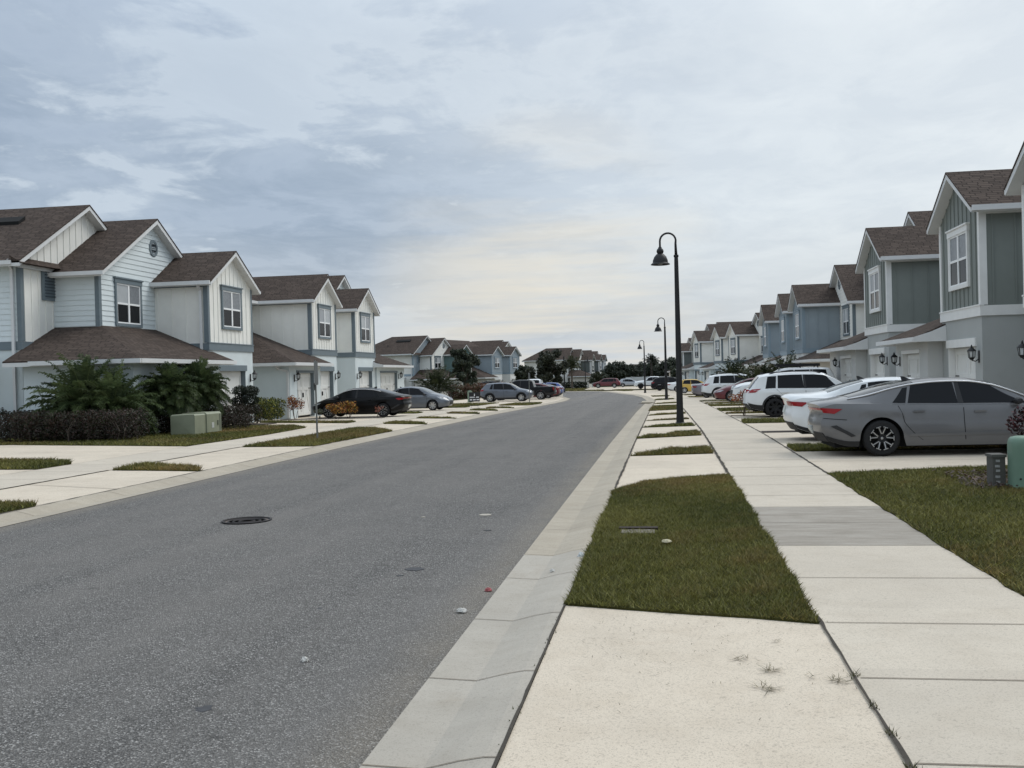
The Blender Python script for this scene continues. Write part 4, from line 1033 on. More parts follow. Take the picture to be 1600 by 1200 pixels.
BOXY = dict(SUV, L=4.82, W=1.92, rw=.39, axles=(1.05, 3.84), sill=.36, tumble=.22,
    top=[(0, 1.08), (.04, 1.2), (.22, 1.62), (.36, 1.80), (.9, 1.84), (2.2, 1.84), (2.6, 1.79), (2.9, 1.62), (3.3, 1.33), (3.5, 1.24), (4.2, 1.19), (4.6, 1.12), (4.82, .98)],
    belt=[(0, 1.03), (.2, 1.16), (2.0, 1.15), (3.2, 1.13), (3.6, 1.12), (4.4, 1.06), (4.82, .92)],
    panes=[(.42, 1.12, .55, 1.16), (1.32, 2.05, 1.3, 1.98), (2.13, 3.05, 2.08, 2.62)], screen=(2.6, 3.32), rearglass=(.08, .32), pillars=[1.22, 2.07], seams=[(1.2, .3), (2.1, .02), (3.05, -.03)], handles=[1.45, 2.3], mirror=2.95, head=(.90, 1.06, .42, .55), tail=(.95, 1.2, .16, .7), rails=None, fin=None)
CROSS = dict(SUV, L=4.30, W=1.76, rw=.335, axles=(.82, 3.44), sill=.22,
    top=[(0, 1.0), (.08, 1.1), (.34, 1.4), (.55, 1.53), (1.0, 1.575), (1.6, 1.60), (2.1, 1.585), (2.5, 1.50), (2.9, 1.28), (3.25, 1.10), (3.6, 1.03), (4.05, .95), (4.30, .78)],
    belt=[(0, .96), (.2, 1.04), (1.0, 1.02), (2.0, .98), (3.0, .96), (3.5, .93), (4.0, .86), (4.30, .72)],
    panes=[(.8, 1.06, .95, 1.1, .92), (1.12, 1.95, 1.15, 1.9), (2.03, 3.12, 1.98, 2.55)], screen=(2.5, 3.2), rearglass=(.12, .5), pillars=[1.97], seams=[(1.0, .3), (2.0, .02), (3.05, -.03)], handles=[1.35, 2.25], mirror=2.92, mirmat=M_PLASTIC, tail=(.9, 1.03, .36, .4), head=(.70, .82, .5, .42), rails=None, fin=.7)
HATCH = dict(CROSS, L=4.02, W=1.70, rw=.31, axles=(.72, 3.24), sill=.2, flare=False, clad=False,
    top=[(0, .92), (.06, 1.02), (.3, 1.3), (.55, 1.43), (1.0, 1.48), (1.6, 1.49), (2.0, 1.45), (2.5, 1.25), (2.95, 1.04), (3.3, .98), (3.75, .88), (4.02, .7)],
    belt=[(0, .88), (.2, .97), (1.0, .95), (2.0, .92), (3.0, .88), (3.5, .84), (4.02, .64)],
    panes=[(.55, 1.35, .7, 1.35), (1.5, 2.8, 1.48, 2.2)], screen=(2.1, 2.9), rearglass=(.12, .45), pillars=[1.43], seams=[(1.42, .1), (2.8, -.03)], handles=[1.65], mirror=2.6, tail=(.72, .92, .2, .45), head=(.6, .74, .4, .4))
PICKUP = dict(SUV, L=5.85, W=2.02, rw=.41, axles=(1.2, 4.85), sill=.42, sm=3, tumble=.24,
    top=[(0, 1.20), (1.72, 1.22), (1.80, 1.30), (1.92, 1.78), (2.2, 1.90), (3.2, 1.92), (3.5, 1.86), (3.8, 1.7), (4.2, 1.42), (4.4, 1.32), (5.2, 1.26), (5.6, 1.18), (5.85, 1.0)],
    belt=[(0, 1.185), (1.7, 1.2), (1.9, 1.22), (3.0, 1.21), (4.2, 1.19), (4.6, 1.16), (5.4, 1.1), (5.85, .92)],
    rear=[(.3, .05), (.6, 0), (1.2, .02)], panes=[(2.06, 2.95, 2.12, 2.9), (3.05, 4.08, 3.0, 3.6)], screen=(3.55, 4.28), rearglass=(1.84, 1.98), pillars=[2.98], seams=[(1.86, 0), (2.1, .2), (3.0, .02), (4.05, -.03)], handles=[2.3, 3.2], mirror=3.95, mirmat=M_PLASTIC, tail=(.86, 1.16, .12, .82), head=(.9, 1.1, .3, .55), grille=(.6, 1.05), diff=(.48, .66), plate=.7, rails=None, fin=None)

P_GREY = paint('metallic_grey_paint', lin((101, 101, 102)), .15, .5); P_WHITE = paint('white_car_paint', lin((222, 224, 224)), 0, .5); P_BLACK = paint('black_car_paint', lin((6, 6, 7)), 0, .12)
P_SLATE = paint('slate_grey_paint', lin((96, 101, 108)), .3); P_RED = paint('deep_red_paint', lin((92, 22, 30)), .1, .5); P_PURP = paint('mauve_grey_paint', lin((112, 108, 114)), .3); P_YEL = paint('yellow_car_paint', lin((196, 160, 60)))
P_BLUE = paint('blue_car_paint', lin((42, 72, 140)), .2); P_SILV = paint('silver_car_paint', lin((160, 166, 172)), .4); P_GUN = paint('gunmetal_paint', lin((90, 96, 106)), .3); P_ROSE = paint('pale_rose_paint', lin((196, 176, 170)), .2)
P0 = 0.0; PI = math.pi
def park(name, cat, label, sp, pm, rear_or_front, y, face, **kw):
    """face +1: nose to +X with its tail at X; -1: nose to -X with its tail at X; a tuple ('nose', X) gives the nose"""
    h = sp['L']/2; X = rear_or_front
    if isinstance(X, tuple): cx = X[1] - h if face > 0 else X[1] + h
    else: cx = X + h if face > 0 else X - h
    kw2 = dict(kw); tw = kw2.pop('turn', 0)
    return make_car(name, cat, label, sp, pm, (cx, y), (0 if face > 0 else PI) + R_(tw), **kw2)
park('parked_car', 'car', 'grey fastback sedan with machined wheels parked nearest on the right', scaled(SEDAN_FAST, 1, .975), P_GREY, 2.80, 20.45, 1, rim='machined', turn=1.5)
park('parked_car', 'car', 'white sedan with red tail lights between the grey sedan and the white crossover', scaled(SEDAN, 1, .965), P_WHITE, 2.78, 24.6, 1, rim='twin')
r_, c_ = park('parked_suv', 'suv', 'white three-row SUV with black wheels, tail to the pavement', scaled(SUV, .89, .895, .94), P_WHITE, 2.85, 38.15, 1, rim='dark', spokes=7)
r_, c_ = park('parked_suv', 'suv', 'white off-road SUV with a black roof rack, nose to the pavement', BOXY, P_WHITE, ('nose', 3.15), 50.3, -1, rim='dark', spokes=6)
m = MB()
for sg in (1, -1): m.bar((.8 - 2.41, sg*.6, 1.95), (2.75 - 2.41, sg*.6, 1.95), .04, .13)
for x in np.linspace(.82, 2.73, 9): m.bar((x - 2.41, -.6, 1.92), (x - 2.41, .6, 1.92), .05, .04)
for x in (.9, 1.7, 2.6):
    for sg in (1, -1): m.bar((x - 2.41, sg*.58, 1.80), (x - 2.41, sg*.58, 1.9), .05, .05, (1, 0, 0))
m.build('roof_rack', M_BLACK, r_)
park('parked_car', 'car', 'dark red sedan, nose to the pavement on the right', SEDAN, P_RED, ('nose', 3.0), 65.2, -1, rim='twin')
park('parked_suv', 'suv', 'white SUV with silver roof rails beyond the red sedan', SUV_RAIL, P_WHITE, 2.55, 73.9, 1, rim='twin')
park('parked_car', 'car', 'mauve grey sedan with its tail beside the white SUV', SEDAN, P_PURP, 2.05, 82.0, 1, rim='twin')
park('parked_car', 'car', 'yellow hatchback in the far driveways on the right', HATCH, P_YEL, 1.2, 109.8, 1, rim='twin', detail=1)
park('parked_car', 'car', 'white sedan just left of the yellow hatchback', SEDAN, P_WHITE, .2, 122.5, 1, rim='twin', detail=1)
park('parked_suv', 'suv', 'black SUV between the white pickup and the second lamp post', SUV, P_BLACK, -1.9, 136, 1, rim='dark', detail=1)
park('pickup_truck', 'pickup', 'white pickup facing left behind the third lamp post', PICKUP, P_WHITE, ('nose', -4.9), 162, -1, rim='dark', detail=1, dz=0) if False else park('pickup_truck', 'pickup', 'white pickup facing left behind the third lamp post', PICKUP, P_WHITE, ('nose', -4.9), 162, -1, rim='dark', detail=1)
park('parked_suv', 'suv', 'silver SUV left of the white pickup at the end of the street', CROSS, P_SILV, ('nose', -4.6), 196, 1, rim='twin', detail=1)
park('parked_suv', 'suv', 'dark red SUV side-on before the distant row at the bend', SUV, P_RED, ('nose', -13.3), 189, -1, rim='twin', detail=1)
# left side
park('parked_car', 'car', 'black fastback sedan parked before the white townhouses on the left', scaled(SEDAN_FAST, .925, .96, .98, chrome=[(1.1, 3.3)]), P_BLACK, -12.05, 47.1, -1, rim='machined', turn=-1)
park('parked_car', 'car', 'slate grey compact sedan facing the street behind the black one', scaled(COMPACT, .98, .97), P_SLATE, ('nose', -12.35), 58.3, 1, rim='bright', spokes=7, turn=-2)
park('parked_suv', 'suv', 'grey crossover facing the street beside the white yard sign', CROSS, P_GUN, ('nose', -10.9), 84, 1, rim='twin')
r_, c_ = park('pickup_truck', 'pickup', 'black pickup with a covered bed behind the grey crossover', scaled(PICKUP, 1, .94), P_BLACK, -9.75, 90.5, -1, rim='twin')
c_.deck('bed_cover', M_PLASTIC, r_, .08, 1.66, lambda x, p: .86, .02)
park('parked_car', 'car', 'red sedan beyond the tail of the black pickup', SEDAN, P_RED, -9.9, 96, -1, rim='twin', detail=1)
park('parked_car', 'car', 'blue sedan last in line at the kerb corner on the left', SEDAN, P_BLUE, -10.3, 102.2, -1, rim='twin', detail=1)
park('parked_car', 'car', 'bright blue hatchback tucked behind the blue sedan', HATCH, P_BLUE, -10.6, 106.5, -1, rim='twin', detail=1)
park('pickup_truck', 'pickup', 'white pickup seen over the bed of the black pickup', PICKUP, P_WHITE, -11.6, 112, -1, rim='twin', detail=1)
park('parked_car', 'car', 'pale rose sedan half hidden behind the reddish shrubs on the left', SEDAN, P_ROSE, ('nose', -17.2), 113, 1, rim='twin', detail=1)
park('parked_suv', 'suv', 'black SUV whose roof shows above the grey crossover', SUV, P_BLACK, ('nose', -17.4), 121, 1, rim='dark', detail=1)
# ================================================================== STREET FURNITURE
def lamp(x, y, label, flip=0.0, h=6.15):
    root = empty('street_lamp', (x, y, zg(y) + .0), flip); tag(root, label, 'street lamp', 'black gooseneck street lamps')
    m = MB(); m.lathe([(.16, -.1), (.16, .04), (.125, .08), (.105, .5), (.066, 5.15), (.06, 5.35)], n=16); m.lathe([(.075, 5.33), (.08, 5.36), (.075, 5.40)], n=16); m.build('pole', M_BLACK, root, smooth=True, angle=30)
    pts = [(0, 0, 5.35), (-.01, 0, 5.75)] + [(-.25 + .25*math.cos(a), 0, 5.85 + .25*math.sin(a)) for a in np.linspace(.1, PI, 12)] + [(-.5, 0, 5.62)]
    MB().tube(pts, [.05, .036] + [.032]*13, 10).build('gooseneck_arm', M_BLACK, root, smooth=True)
    z = 5.22
    s = MB(); s.lathe([(.0, .46), (.05, .45), (.06, .41), (.10, .37), (.115, .31), (.10, .26), (.085, .24), (.12, .22), (.19, .14), (.235, .03), (.245, -.05), (.30, -.09), (.305, -.115), (.285, -.12), (.22, -.06), (.2, .02), (.12, .14), (0, .16)], (-.5, 0, z), 22)
    sh = s.build('lamp_shade', M_BLACK, root, smooth=True, angle=40)
    MB().lathe([(0, .1), (.15, .04), (.19, -.05), (.1, -.09), (0, -.1)], (-.5, 0, z), 16).build('bulb_lens', M_LGLASS, sh, smooth=True)
lamp(.42, 33.0, 'tall black gooseneck lamp nearest the camera in the right verge')
lamp(.02, 77.0, 'second black gooseneck lamp, behind and left of the nearest one')
lamp(-2.4, 119.5, 'third black gooseneck lamp in front of the white pickup')
lamp(-15.6, 201, 'faint gooseneck lamp at the far bend with its arm to the right', PI)
lamp(-3.0, 222, 'smallest distant lamp before the tree line behind the pickups')

def sign_post(x, y, lean, h, label, plates, rz):
    root = empty('sign_post', (x, y, zg(y)), rz); root.rotation_euler = (lean[0], lean[1], rz); tag(root, label, 'sign post')
    m = MB(); m.box(-.03, .03, -.006, .006, -.2, h); m.box(-.036, -.028, -.006, .03, -.2, h); m.box(.028, .036, -.006, .03, -.2, h)
    m.build('post', plain('galvanised_post', lin((112, 114, 112)), .5, .5, var=.15, scale=6), root)
    for (w, z0, z1, dy) in plates:
        p = MB(); p.prism([(-w/2 + .03, dy, z0), (w/2 - .03, dy, z0), (w/2, dy, z0 + .03), (w/2, dy, z1 - .03), (w/2 - .03, dy, z1), (-w/2 + .03, dy, z1), (-w/2, dy, z1 - .03), (-w/2, dy, z0 + .03)], (0, .004, 0))
        p.build('sign_plate', plain('sign_back_metal', lin((96, 100, 100)), .5, .4, var=.08), root)
sign_post(-9.75, 27.75, (0, R_(-1.3)), 2.25, 'leaning grey sign post seen edge-on in the left verge', [(.45, 1.55, 2.22, -.012), (.3, 1.4, 1.62, .034)], R_(96))
sign_post(-10.3, 77.4, (0, 0), 2.3, 'thin grey sign post in front of the grey crossover', [(.3, 1.8, 2.25, -.012)], R_(70))
# street name / utility pole by the far hedge
root = empty('utility_post', (-14.0, 142.5, zg(142))); tag(root, 'dark plain post standing before the far hedge on the left', 'post')
MB().lathe([(.11, -.2), (.10, .3), (.085, 5.0), (0, 5.05)], n=12).build('pole', M_BLACK, root, smooth=True, angle=40)
# yard sign
root = empty('yard_sign', (-11.3, 60.0, zg(60)), R_(14)); tag(root, 'black yard sign with white lettering on wire legs in the left verge', 'yard sign')
MB().box(-.32, .32, -.006, .006, .42, .98).build('sign_board', plain('black_sign_board', lin((20, 20, 21)), .5), root)
m = MB(); 
for s in (-1, 1): m.tube([(s*.2, 0, -.15), (s*.2, 0, .2), (s*.27, 0, .44)], .007, 5)
m.bar((-.22, 0, .18), (.22, 0, .18), .01, .01); m.build('wire_leg', M_BLACK, root)
m = MB(); x = -.28
for k in range(9):
    if k == 5: x += .02; 
    h_ = .075 if k not in (5,) else .012
    m.box(x, x + .043, -.0105, -.006, .64, .64 + h_); x += .06
for a, b in ((-.28, -.14), (-.09, .07), (.12, .29)): m.box(a, b, -.0105, -.006, .50, .565)
m.box(-.025, .03, -.0105, -.006, .76, .85); m.box(-.01, .015, -.0105, -.006, .85, .9)
m.build('lettering', plain('white_lettering', lin((222, 222, 222)), .6), root)
# transformer cabinet on the left lawn
M_SAGE = plain('sage_enamel', lin((136, 140, 118)), .55, var=.10, scale=2); M_SAGED = plain('sage_enamel_dark', lin((104, 108, 92)), .6, var=.1)
root = empty('transformer_cabinet', (-15.66, 32.55, zg(33)), R_(90)); tag(root, 'sage green transformer cabinet on the lawn before the palms', 'utility box')
m = MB(); m.prism([(-1.0, -.40, .0), (-1.0, -.40, .66), (-.97, -.36, .70), (-.97, .40, .70), (-1.0, .44, .66), (-1.0, .44, .0)], (.82, 0, 0)); b = m.build('housing', M_SAGE, root)
m = MB(); m.prism([(-.18, -.44, .06), (-.18, -.44, .67), (-.18, -.38, .73), (-.18, .42, .73), (-.18, .47, .67), (-.18, .47, .06)], (1.12, 0, 0)); d = m.build('hood', M_SAGE, root)
m = MB(); m.box(-.14, .92, -.40, .44, .0, .06); m.build('plinth', M_SAGED, root)
MB().box(.18, .34, -.452, -.44, .2, .38).build('warning_sticker', plain('pale_sticker', lin((190, 192, 186)), .5, var=.15, scale=20), d)
MB().box(.62, .68, -.47, -.44, .28, .44).build('latch', M_SAGED, d); MB().box(.78, .90, -.448, -.44, .1, .66).build('door_edge', M_SAGED, d)
MB().box(-1.1, 1.1, -.55, .58, -.1, .012).build('pad', M_DRIVE, root)
# green pedestal and grey box, right lawn
M_PED = plain('green_pedestal_plastic', lin((104, 130, 112)), .55, var=.06, scale=3)
root = empty('utility_pedestal', (4.62, 14.25, .02)); tag(root, 'rounded green utility pedestal at the right edge of the picture', 'utility box')
m = MB(); w = .185
pts = []
for (r, z) in [(1, 0), (1, .52), (.985, .58), (.93, .625), (.80, .655), (.5, .67), (.0, .672)]:
    ring = []
    for k in range(28):
        a = 2*PI*k/28; c, s = math.cos(a), math.sin(a); q = (abs(c)**5 + abs(s)**5)**(-.2); ring.append((c*q*w*r, s*q*w*r*.85, z))
    pts.append(ring)
for ring in pts: m.v += ring
for i in range(len(pts) - 1):
    for k in range(28): m.f.append((i*28 + k, i*28 + (k+1) % 28, (i+1)*28 + (k+1) % 28, (i+1)*28 + k))
m.build('cover', M_PED, root, smooth=True, angle=50)
m = MB(); m.box(-w - .012, w + .012, -w*.85 - .012, w*.85 + .012, -.08, .03); m.build('base', M_PED, root)
m = MB(); m.lathe([(0, 0), (.014, 0), (.014, .006), (0, .008)], (0, 0, 0), 8); m.v = [(a - w*.55, -w*.85 - c_2, b + .12) for a, b, c_2 in m.v]; m.build('lock_bolt', M_BLACK, root)
root = empty('meter_box', (4.33, 14.5, .0)); tag(root, 'weathered grey concrete box beside the green pedestal', 'utility box')
M_CBOX = mk_concrete('weathered_box_concrete', lin((96, 95, 90)), .6, .4)
m = MB(); m.box(-.07, .09, -.13, .13, -.05, .40); m.build('body', M_CBOX, root); MB().box(-.085, .105, -.145, .145, .402, .44).build('lid', M_CBOX, root)
m = MB()
for k, z in enumerate((.06, .13, .21, .27, .34)): m.box(-.03 - .01*(k % 2), .02, -.136, -.129, z, z + .03)
m.build('worn_label', plain('pale_worn_label', lin((150, 150, 146)), .8, var=.3, scale=30), root)
# small pale pedestal beside the yard sign
root = empty('utility_pedestal', (-16.2, 84, zg(84))); tag(root, 'small pale green pedestal left of the yard sign', 'utility box')
MB().lathe([(.2, 0), (.2, .85), (.16, .98), (0, 1.0)], n=16).build('cover', plain('pale_green_plastic', lin((118, 134, 114)), .6), root, smooth=True, angle=40); MB().box(-.24, .24, -.24, .24, -.05, .05).build('base', M_SAGE, root)

# ---- covers and small things in the road
root = empty('manhole_cover', (-5.05, 11.75, zg(11.7) - .017)); tag(root, 'round iron manhole cover in the asphalt', 'manhole cover')
M_IRON = plain('rusty_iron', lin((100, 88, 81)), .75, .3, var=.3, scale=14, bump=.4)
MB().lathe([(.275, -.03), (.30, .010), (.275, .012), (.262, -.012)], n=36).build('frame', plain('dark_iron', lin((38, 34, 33)), .8, var=.25, scale=10), root, smooth=True, angle=30)
m = MB(); m.lathe([(0, -.003), (.255, -.003), (.255, -.03)], n=36)
m.build('lid', M_IRON, root)
m = MB()
for r in (.08, .15, .21): m.lathe([(r, -.003), (r + .012, .004), (r + .024, -.003)], n=30)
m.build('cast_ring', plain('dark_iron', (0, 0, 0)), root)
def flat_thing(name, cat, label, x, y, pts, mat, z, h=.006, group=None):
    m = MB(); m.prism([(a, b, 0) for a, b in pts], (0, 0, h)); o = m.build(name, mat, None); o.location = (x, y, zg(y) + z); tag(o, label, cat, group); return o
M_CBOXL = plain('old_box_lid', lin((120, 114, 102)), .9, var=.25, scale=20)
circ = lambda r, n=20, e=1.0: [(r*math.cos(2*PI*k/n), r*e*math.sin(2*PI*k/n)) for k in range(n)]
flat_thing('valve_cover', 'valve cover', 'pale round valve cover set in the road', -2.22, 12.3, circ(.075), M_KERB, -.044, .009)
flat_thing('valve_cover', 'valve cover', 'tiny pale disc left of the valve cover in the road', -2.95, 12.1, circ(.03), M_KERB, -.040, .009)
flat_thing('irrigation_box', 'irrigation box', 'sunken concrete irrigation box lid in the near grass', -.32, 10.55, [(-.17, -.12), (.17, -.12), (.17, .12), (-.17, .12)], M_CBOXL, -.004, .03); gap_shade = MB().box(-.2, .2, .13, .24, -.02, .044).build('painted_gap_shade', M_MULCH, bpy.data.objects['irrigation_box'])  # dark solid bar: painted shade for the gap behind the lid
flat_thing('storm_drain', 'drain', 'concrete storm drain inlet in the right kerb', -1.35, 68, [(-.25, -1.6), (.55, -1.6), (.55, 1.6), (-.25, 1.6)], M_KERBS, -.03, .09)
flat_thing('drain_grate', 'drain', 'dark iron grate in front of the storm drain inlet', -1.62, 68, [(-.2, -.8), (.02, -.8), (.02, .8), (-.2, .8)], M_IRON, -.045, .012)
# stains on the asphalt
M_STAIN = plain('oil_stain', lin((62, 62, 64)), .8, var=.25, scale=20)
def blob(r, n=18, e=.5, j=.3): return [(r*math.cos(2*PI*k/n)*(1 + rng.uniform(-j, j)), r*e*math.sin(2*PI*k/n)*(1 + rng.uniform(-j, j))) for k in range(n)]
for x, y, r, e in ((-2.25, 8.85, .075, 1.2), (-2.3, 8.55, .03, .9), (-2.42, 5.02, .045, 1.0), (-2.6, 7.3, .035, .8), (-3.3, 7.6, .03, .9), (-1.98, 11.1, .04, .8), (-4.2, 6.1, .03, 1), (-3.0, 27.5, .5, .12)):
    flat_thing('asphalt_stain', None, None, x, y, blob(r, 18, e, .35), M_STAIN, -.0435 if x < -2 else -.046, .003)['kind'] = 'structure'
# crumpled litter
M_PAPER = plain('crumpled_paper', lin((196, 193, 186)), .8, var=.1, scale=30)
def litter(x, y, z, r, label, mat=M_PAPER, e=.7, hh=.02):
    bm = bmesh.new(); bmesh.ops.create_icosphere(bm, subdivisions=3, radius=1)
    for v in bm.verts:
        k = .75 + .5*rng.random(); v.co.x *= r*k; v.co.y *= r*e*k; v.co.z = max(-.2, v.co.z) * hh * (.6 + .8*rng.random())
    me = bpy.data.meshes.new('paper_scrap'); bm.to_mesh(me); bm.free(); me.materials.append(mat)
    o = bpy.data.objects.new('paper_scrap', me); col.objects.link(o); o.location = (x, y, zg(y) + z); tag(o, label, 'litter')
litter(-1.5, 7.25, -.04, .038, 'white paper scrap on the asphalt nearest the kerb'); litter(-2.2, 5.92, -.038, .022, 'lone white scrap in the middle of the near asphalt', e=.9)
litter(-1.43, 7.98, -.046, .028, 'red and white wrapper against the kerb edge', plain('red_wrapper', lin((170, 92, 92)), .5, var=.5, scale=60)); litter(-.80, 9.25, .0, .03, 'clear plastic scrap at the edge of the grass', M_LGLASS, 1.2, .03); litter(-1.0, 8.7, -.03, .022, 'small white scrap in the gutter')
litter(-.03, 9.75, .05, .045, 'pale dried leaf scrap on the near grass', plain('dry_leaf', lin((176, 168, 140)), .8, var=.25, scale=30), 1.0, .02)
litter(2.4, 46.2, .0, .07, 'white scrap on the grass by the off-road SUV')
# uprooted grass clippings
def clipping(x, y, n, r, label):
    V = []; Cc = []
    for k in range(n):
        a = rng.uniform(0, 6.28); L = r * rng.uniform(.5, 1.3); w = .0022; ox, oy = rng.gauss(0, r*.35), rng.gauss(0, r*.25)
        d = (math.cos(a), math.sin(a)); p = (-d[1]*w, d[0]*w); z0 = .003 + rng.random()*.008; z1 = z0 + rng.random()*.012
        q = [(ox + p[0], oy + p[1], z0), (ox - p[0], oy - p[1], z0), (ox - p[0]*.4 + d[0]*L, oy - p[1]*.4 + d[1]*L, z1), (ox + p[0]*.4 + d[0]*L, oy + p[1]*.4 + d[1]*L, z1)]
        V += q; Cc.append(lin(rng.choice([(104, 96, 68), (124, 112, 84), (80, 76, 50), (88, 78, 56)])))
    o = raw_mesh('grass_clipping', np.array(V), 4, M_LEAF, np.array(Cc)); o.location = (x, y, zg(y)); tag(o, label, 'grass clipping', 'loose grass clippings on the near slab')
clipping(.38, 5.95, 16, .06, 'small tuft of cut grass leftmost on the near slab'); clipping(.62, 6.35, 10, .04, 'farthest small tuft of cut grass by the grass edge'); clipping(.52, 5.72, 26, .07, 'spiky tuft of cut grass in the middle of the slab')
clipping(.48, 5.40, 28, .075, 'nearest flat tuft of cut grass on the slab'); clipping(.86, 5.55, 26, .07, 'curled tuft of cut grass near the sidewalk joint'); clipping(.72, 5.62, 6, .05, 'few stray blades left of the curled tuft')
V = []; Cc = []
for k in range(260):
    x = rng.uniform(-.55, 1.0); y = 6.9 - abs(rng.gauss(0, .9)); a = rng.uniform(0, 6.28); L = rng.uniform(.008, .03); w = .0018
    if x > .92: x = .95 + rng.gauss(0, .03); L *= 1.2
    d = (math.cos(a), math.sin(a)); z = .004
    V += [(x - d[1]*w, y + d[0]*w, z), (x + d[1]*w, y - d[0]*w, z), (x + d[0]*L, y + d[1]*L, z + .006), (x + d[0]*L - d[1]*w, y + d[1]*L + d[0]*w, z + .006)]; Cc.append(lin(rng.choice([(96, 90, 66), (120, 112, 88), (70, 66, 50)])))
tag(raw_mesh('grass_debris', np.array(V), 4, M_LEAF, np.array(Cc)), 'scattered bits of dry cut grass on the near concrete', 'grass debris', kind='stuff')
V = []; Cc = []
def weeds(x0, y0, x1, y1, n, h=.035):
    for k in range(n):
        t = rng.random(); x = x0 + (x1-x0)*t + rng.gauss(0, .012); y = y0 + (y1-y0)*t; a = rng.uniform(0, 6.28); d = (math.cos(a), math.sin(a)); hh = h*rng.uniform(.4, 1.4); w = .004
        z = zg(y); V.extend([(x - d[1]*w, y + d[0]*w, z), (x + d[1]*w, y - d[0]*w, z), (x + d[0]*hh, y + d[1]*hh, z + hh)]); Cc.append(lin(rng.choice([(70, 74, 40), (58, 56, 36), (88, 84, 52)])))
for y in (3.3, 3.55, 4.0, 4.25, 4.3, 4.7, 5.1, 5.6): weeds(.955, y, .955, y + .09, 22, .03)
weeds(-.755, 3.2, -.755, 7.2, 60, .012); weeds(.95, 16.4, .955, 30, 130, .04); weeds(-.76, 15, -.76, 40, 90, .03); weeds(2.45, 16.4, 2.4, 34, 60, .02)
tag(raw_mesh('joint_weeds', np.array(V), 3, M_BLADE, np.array(Cc)), 'tiny weeds growing in the sidewalk expansion joints', 'weeds', kind='stuff')

# ================================================================== PLANTS
def leaf_cloud(N, centers, radii, size, cols, shell=.55, flat=.5, aspect=.5, up=.0):
    """small leaf quads scattered through ellipsoid clumps"""
    centers = np.array(centers, float); radii = np.array(radii, float)
    if radii.ndim == 1: radii = np.repeat(radii[:, None], 3, 1)
    wgt = radii.prod(1)**(2/3); k = nr.choice(len(centers), N, p=wgt/wgt.sum())
    d = nr.normal(size=(N, 3)); d /= np.linalg.norm(d, axis=1)[:, None]; r = nr.uniform(shell, 1.0, N)[:, None]**.6
    P = centers[k] + d * r * radii[k]
    n = d + nr.normal(size=(N, 3))*flat + np.array([0, 0, up]); n /= np.linalg.norm(n, axis=1)[:, None]
    t = np.cross(n, nr.normal(size=(N, 3))); t /= np.linalg.norm(t, axis=1)[:, None] + 1e-9; b = np.cross(n, t)
    s = size * nr.uniform(.6, 1.4, N)[:, None]
    Q = np.zeros((N, 4, 3)); Q[:, 0] = P - t*s; Q[:, 1] = P - b*s*aspect; Q[:, 2] = P + t*s; Q[:, 3] = P + b*s*aspect
    cols = np.array([lin(c) for c in cols]); clump = nr.uniform(.75, 1.25, len(centers))[k]
    C = cols[nr.integers(0, len(cols), N)] * (clump * nr.uniform(.7, 1.3, N))[:, None]
    return Q.reshape(-1, 3), C
def hedge(label, cat, x0, x1, y0, y1, h, cols, N, size, name='hedge', z0=0, group=None, stems=True, ragged=.1):
    cx, cy = (x0+x1)/2, (y0+y1)/2; root = empty(name, (cx, cy, zg(cy))); tag(root, label, cat, group)
    cs, rs = [], []; nx = max(2, int((x1-x0)/.38)); ny = max(1, int((y1-y0)/.45)); nz = max(1, int((h-z0)/.4))
    for i in range(nx):
        for j in range(ny):
            for k in range(nz):
                cs.append(((x0 - cx) + (i+.5)*(x1-x0)/nx + rng.gauss(0, ragged*.5), (y0 - cy) + (j+.5)*(y1-y0)/ny + rng.gauss(0, ragged*.5), z0 + .12 + (k+.5)*(h-z0-.15)/nz + rng.gauss(0, ragged*.4)))
                rs.append(((x1-x0)/nx*.72, (y1-y0)/ny*.62, (h-z0)/nz*.56))
    V, C = leaf_cloud(N, cs, rs, size, cols, .35, .9, .55)
    V[:, 2] = np.maximum(V[:, 2], .02); raw_mesh('foliage', V, 4, M_LEAF, C, root)
    if stems:
        m = MB()
        for i in range(nx*2):
            x = x0 - cx + (i + rng.random())*(x1-x0)/nx/2; y = rng.uniform(y0, y1) - cy
            for q in range(2): m.tube([(x, y, -.05), (x + rng.gauss(0, .1), y + rng.gauss(0, .08), h*.35), (x + rng.gauss(0, .2), y + rng.gauss(0, .15), h*.7)], [.012, .009, .004], 5)
        m.build('stems', M_BARK, root)
    return root
BURG = [(58, 46, 40), (46, 40, 34), (68, 50, 44), (46, 48, 32), (54, 52, 38)]
hedge('dark burgundy clipped hedge along the kerb of the left lawn', 'hedge', -20.2, -15.75, 28.4, 29.6, .96, BURG, 19000, .03, ragged=.03)
hedge('dark green hedge along the wall at the left edge', 'hedge', -23.5, -19.4, 30.7, 31.6, .95, [(34, 42, 24), (28, 36, 22), (44, 48, 28), (46, 38, 30)], 8000, .04)
hedge('dark hedge below the pair of palms behind the cabinet', 'hedge', -17.3, -16.45, 32.2, 40.0, .82, BURG + [(40, 46, 28)], 12000, .036)
hedge('small open burgundy shrub right of the transformer cabinet', 'shrub', -16.2, -15.3, 35.4, 36.2, .6, BURG, 1600, .032, 'shrub')
hedge('yellow green variegated hedge before the grey garage wall', 'hedge', -19.3, -17.3, 43.2, 44.9, 1.02, [(120, 122, 54), (70, 84, 36), (150, 146, 72), (48, 62, 28), (40, 52, 24)], 9000, .042)
hedge('dark square clipped shrub against the white garage door', 'shrub', -17.75, -16.85, 40.1, 41.0, 1.62, [(24, 34, 20), (30, 42, 24), (20, 28, 18)], 6500, .034, 'shrub', z0=.3)
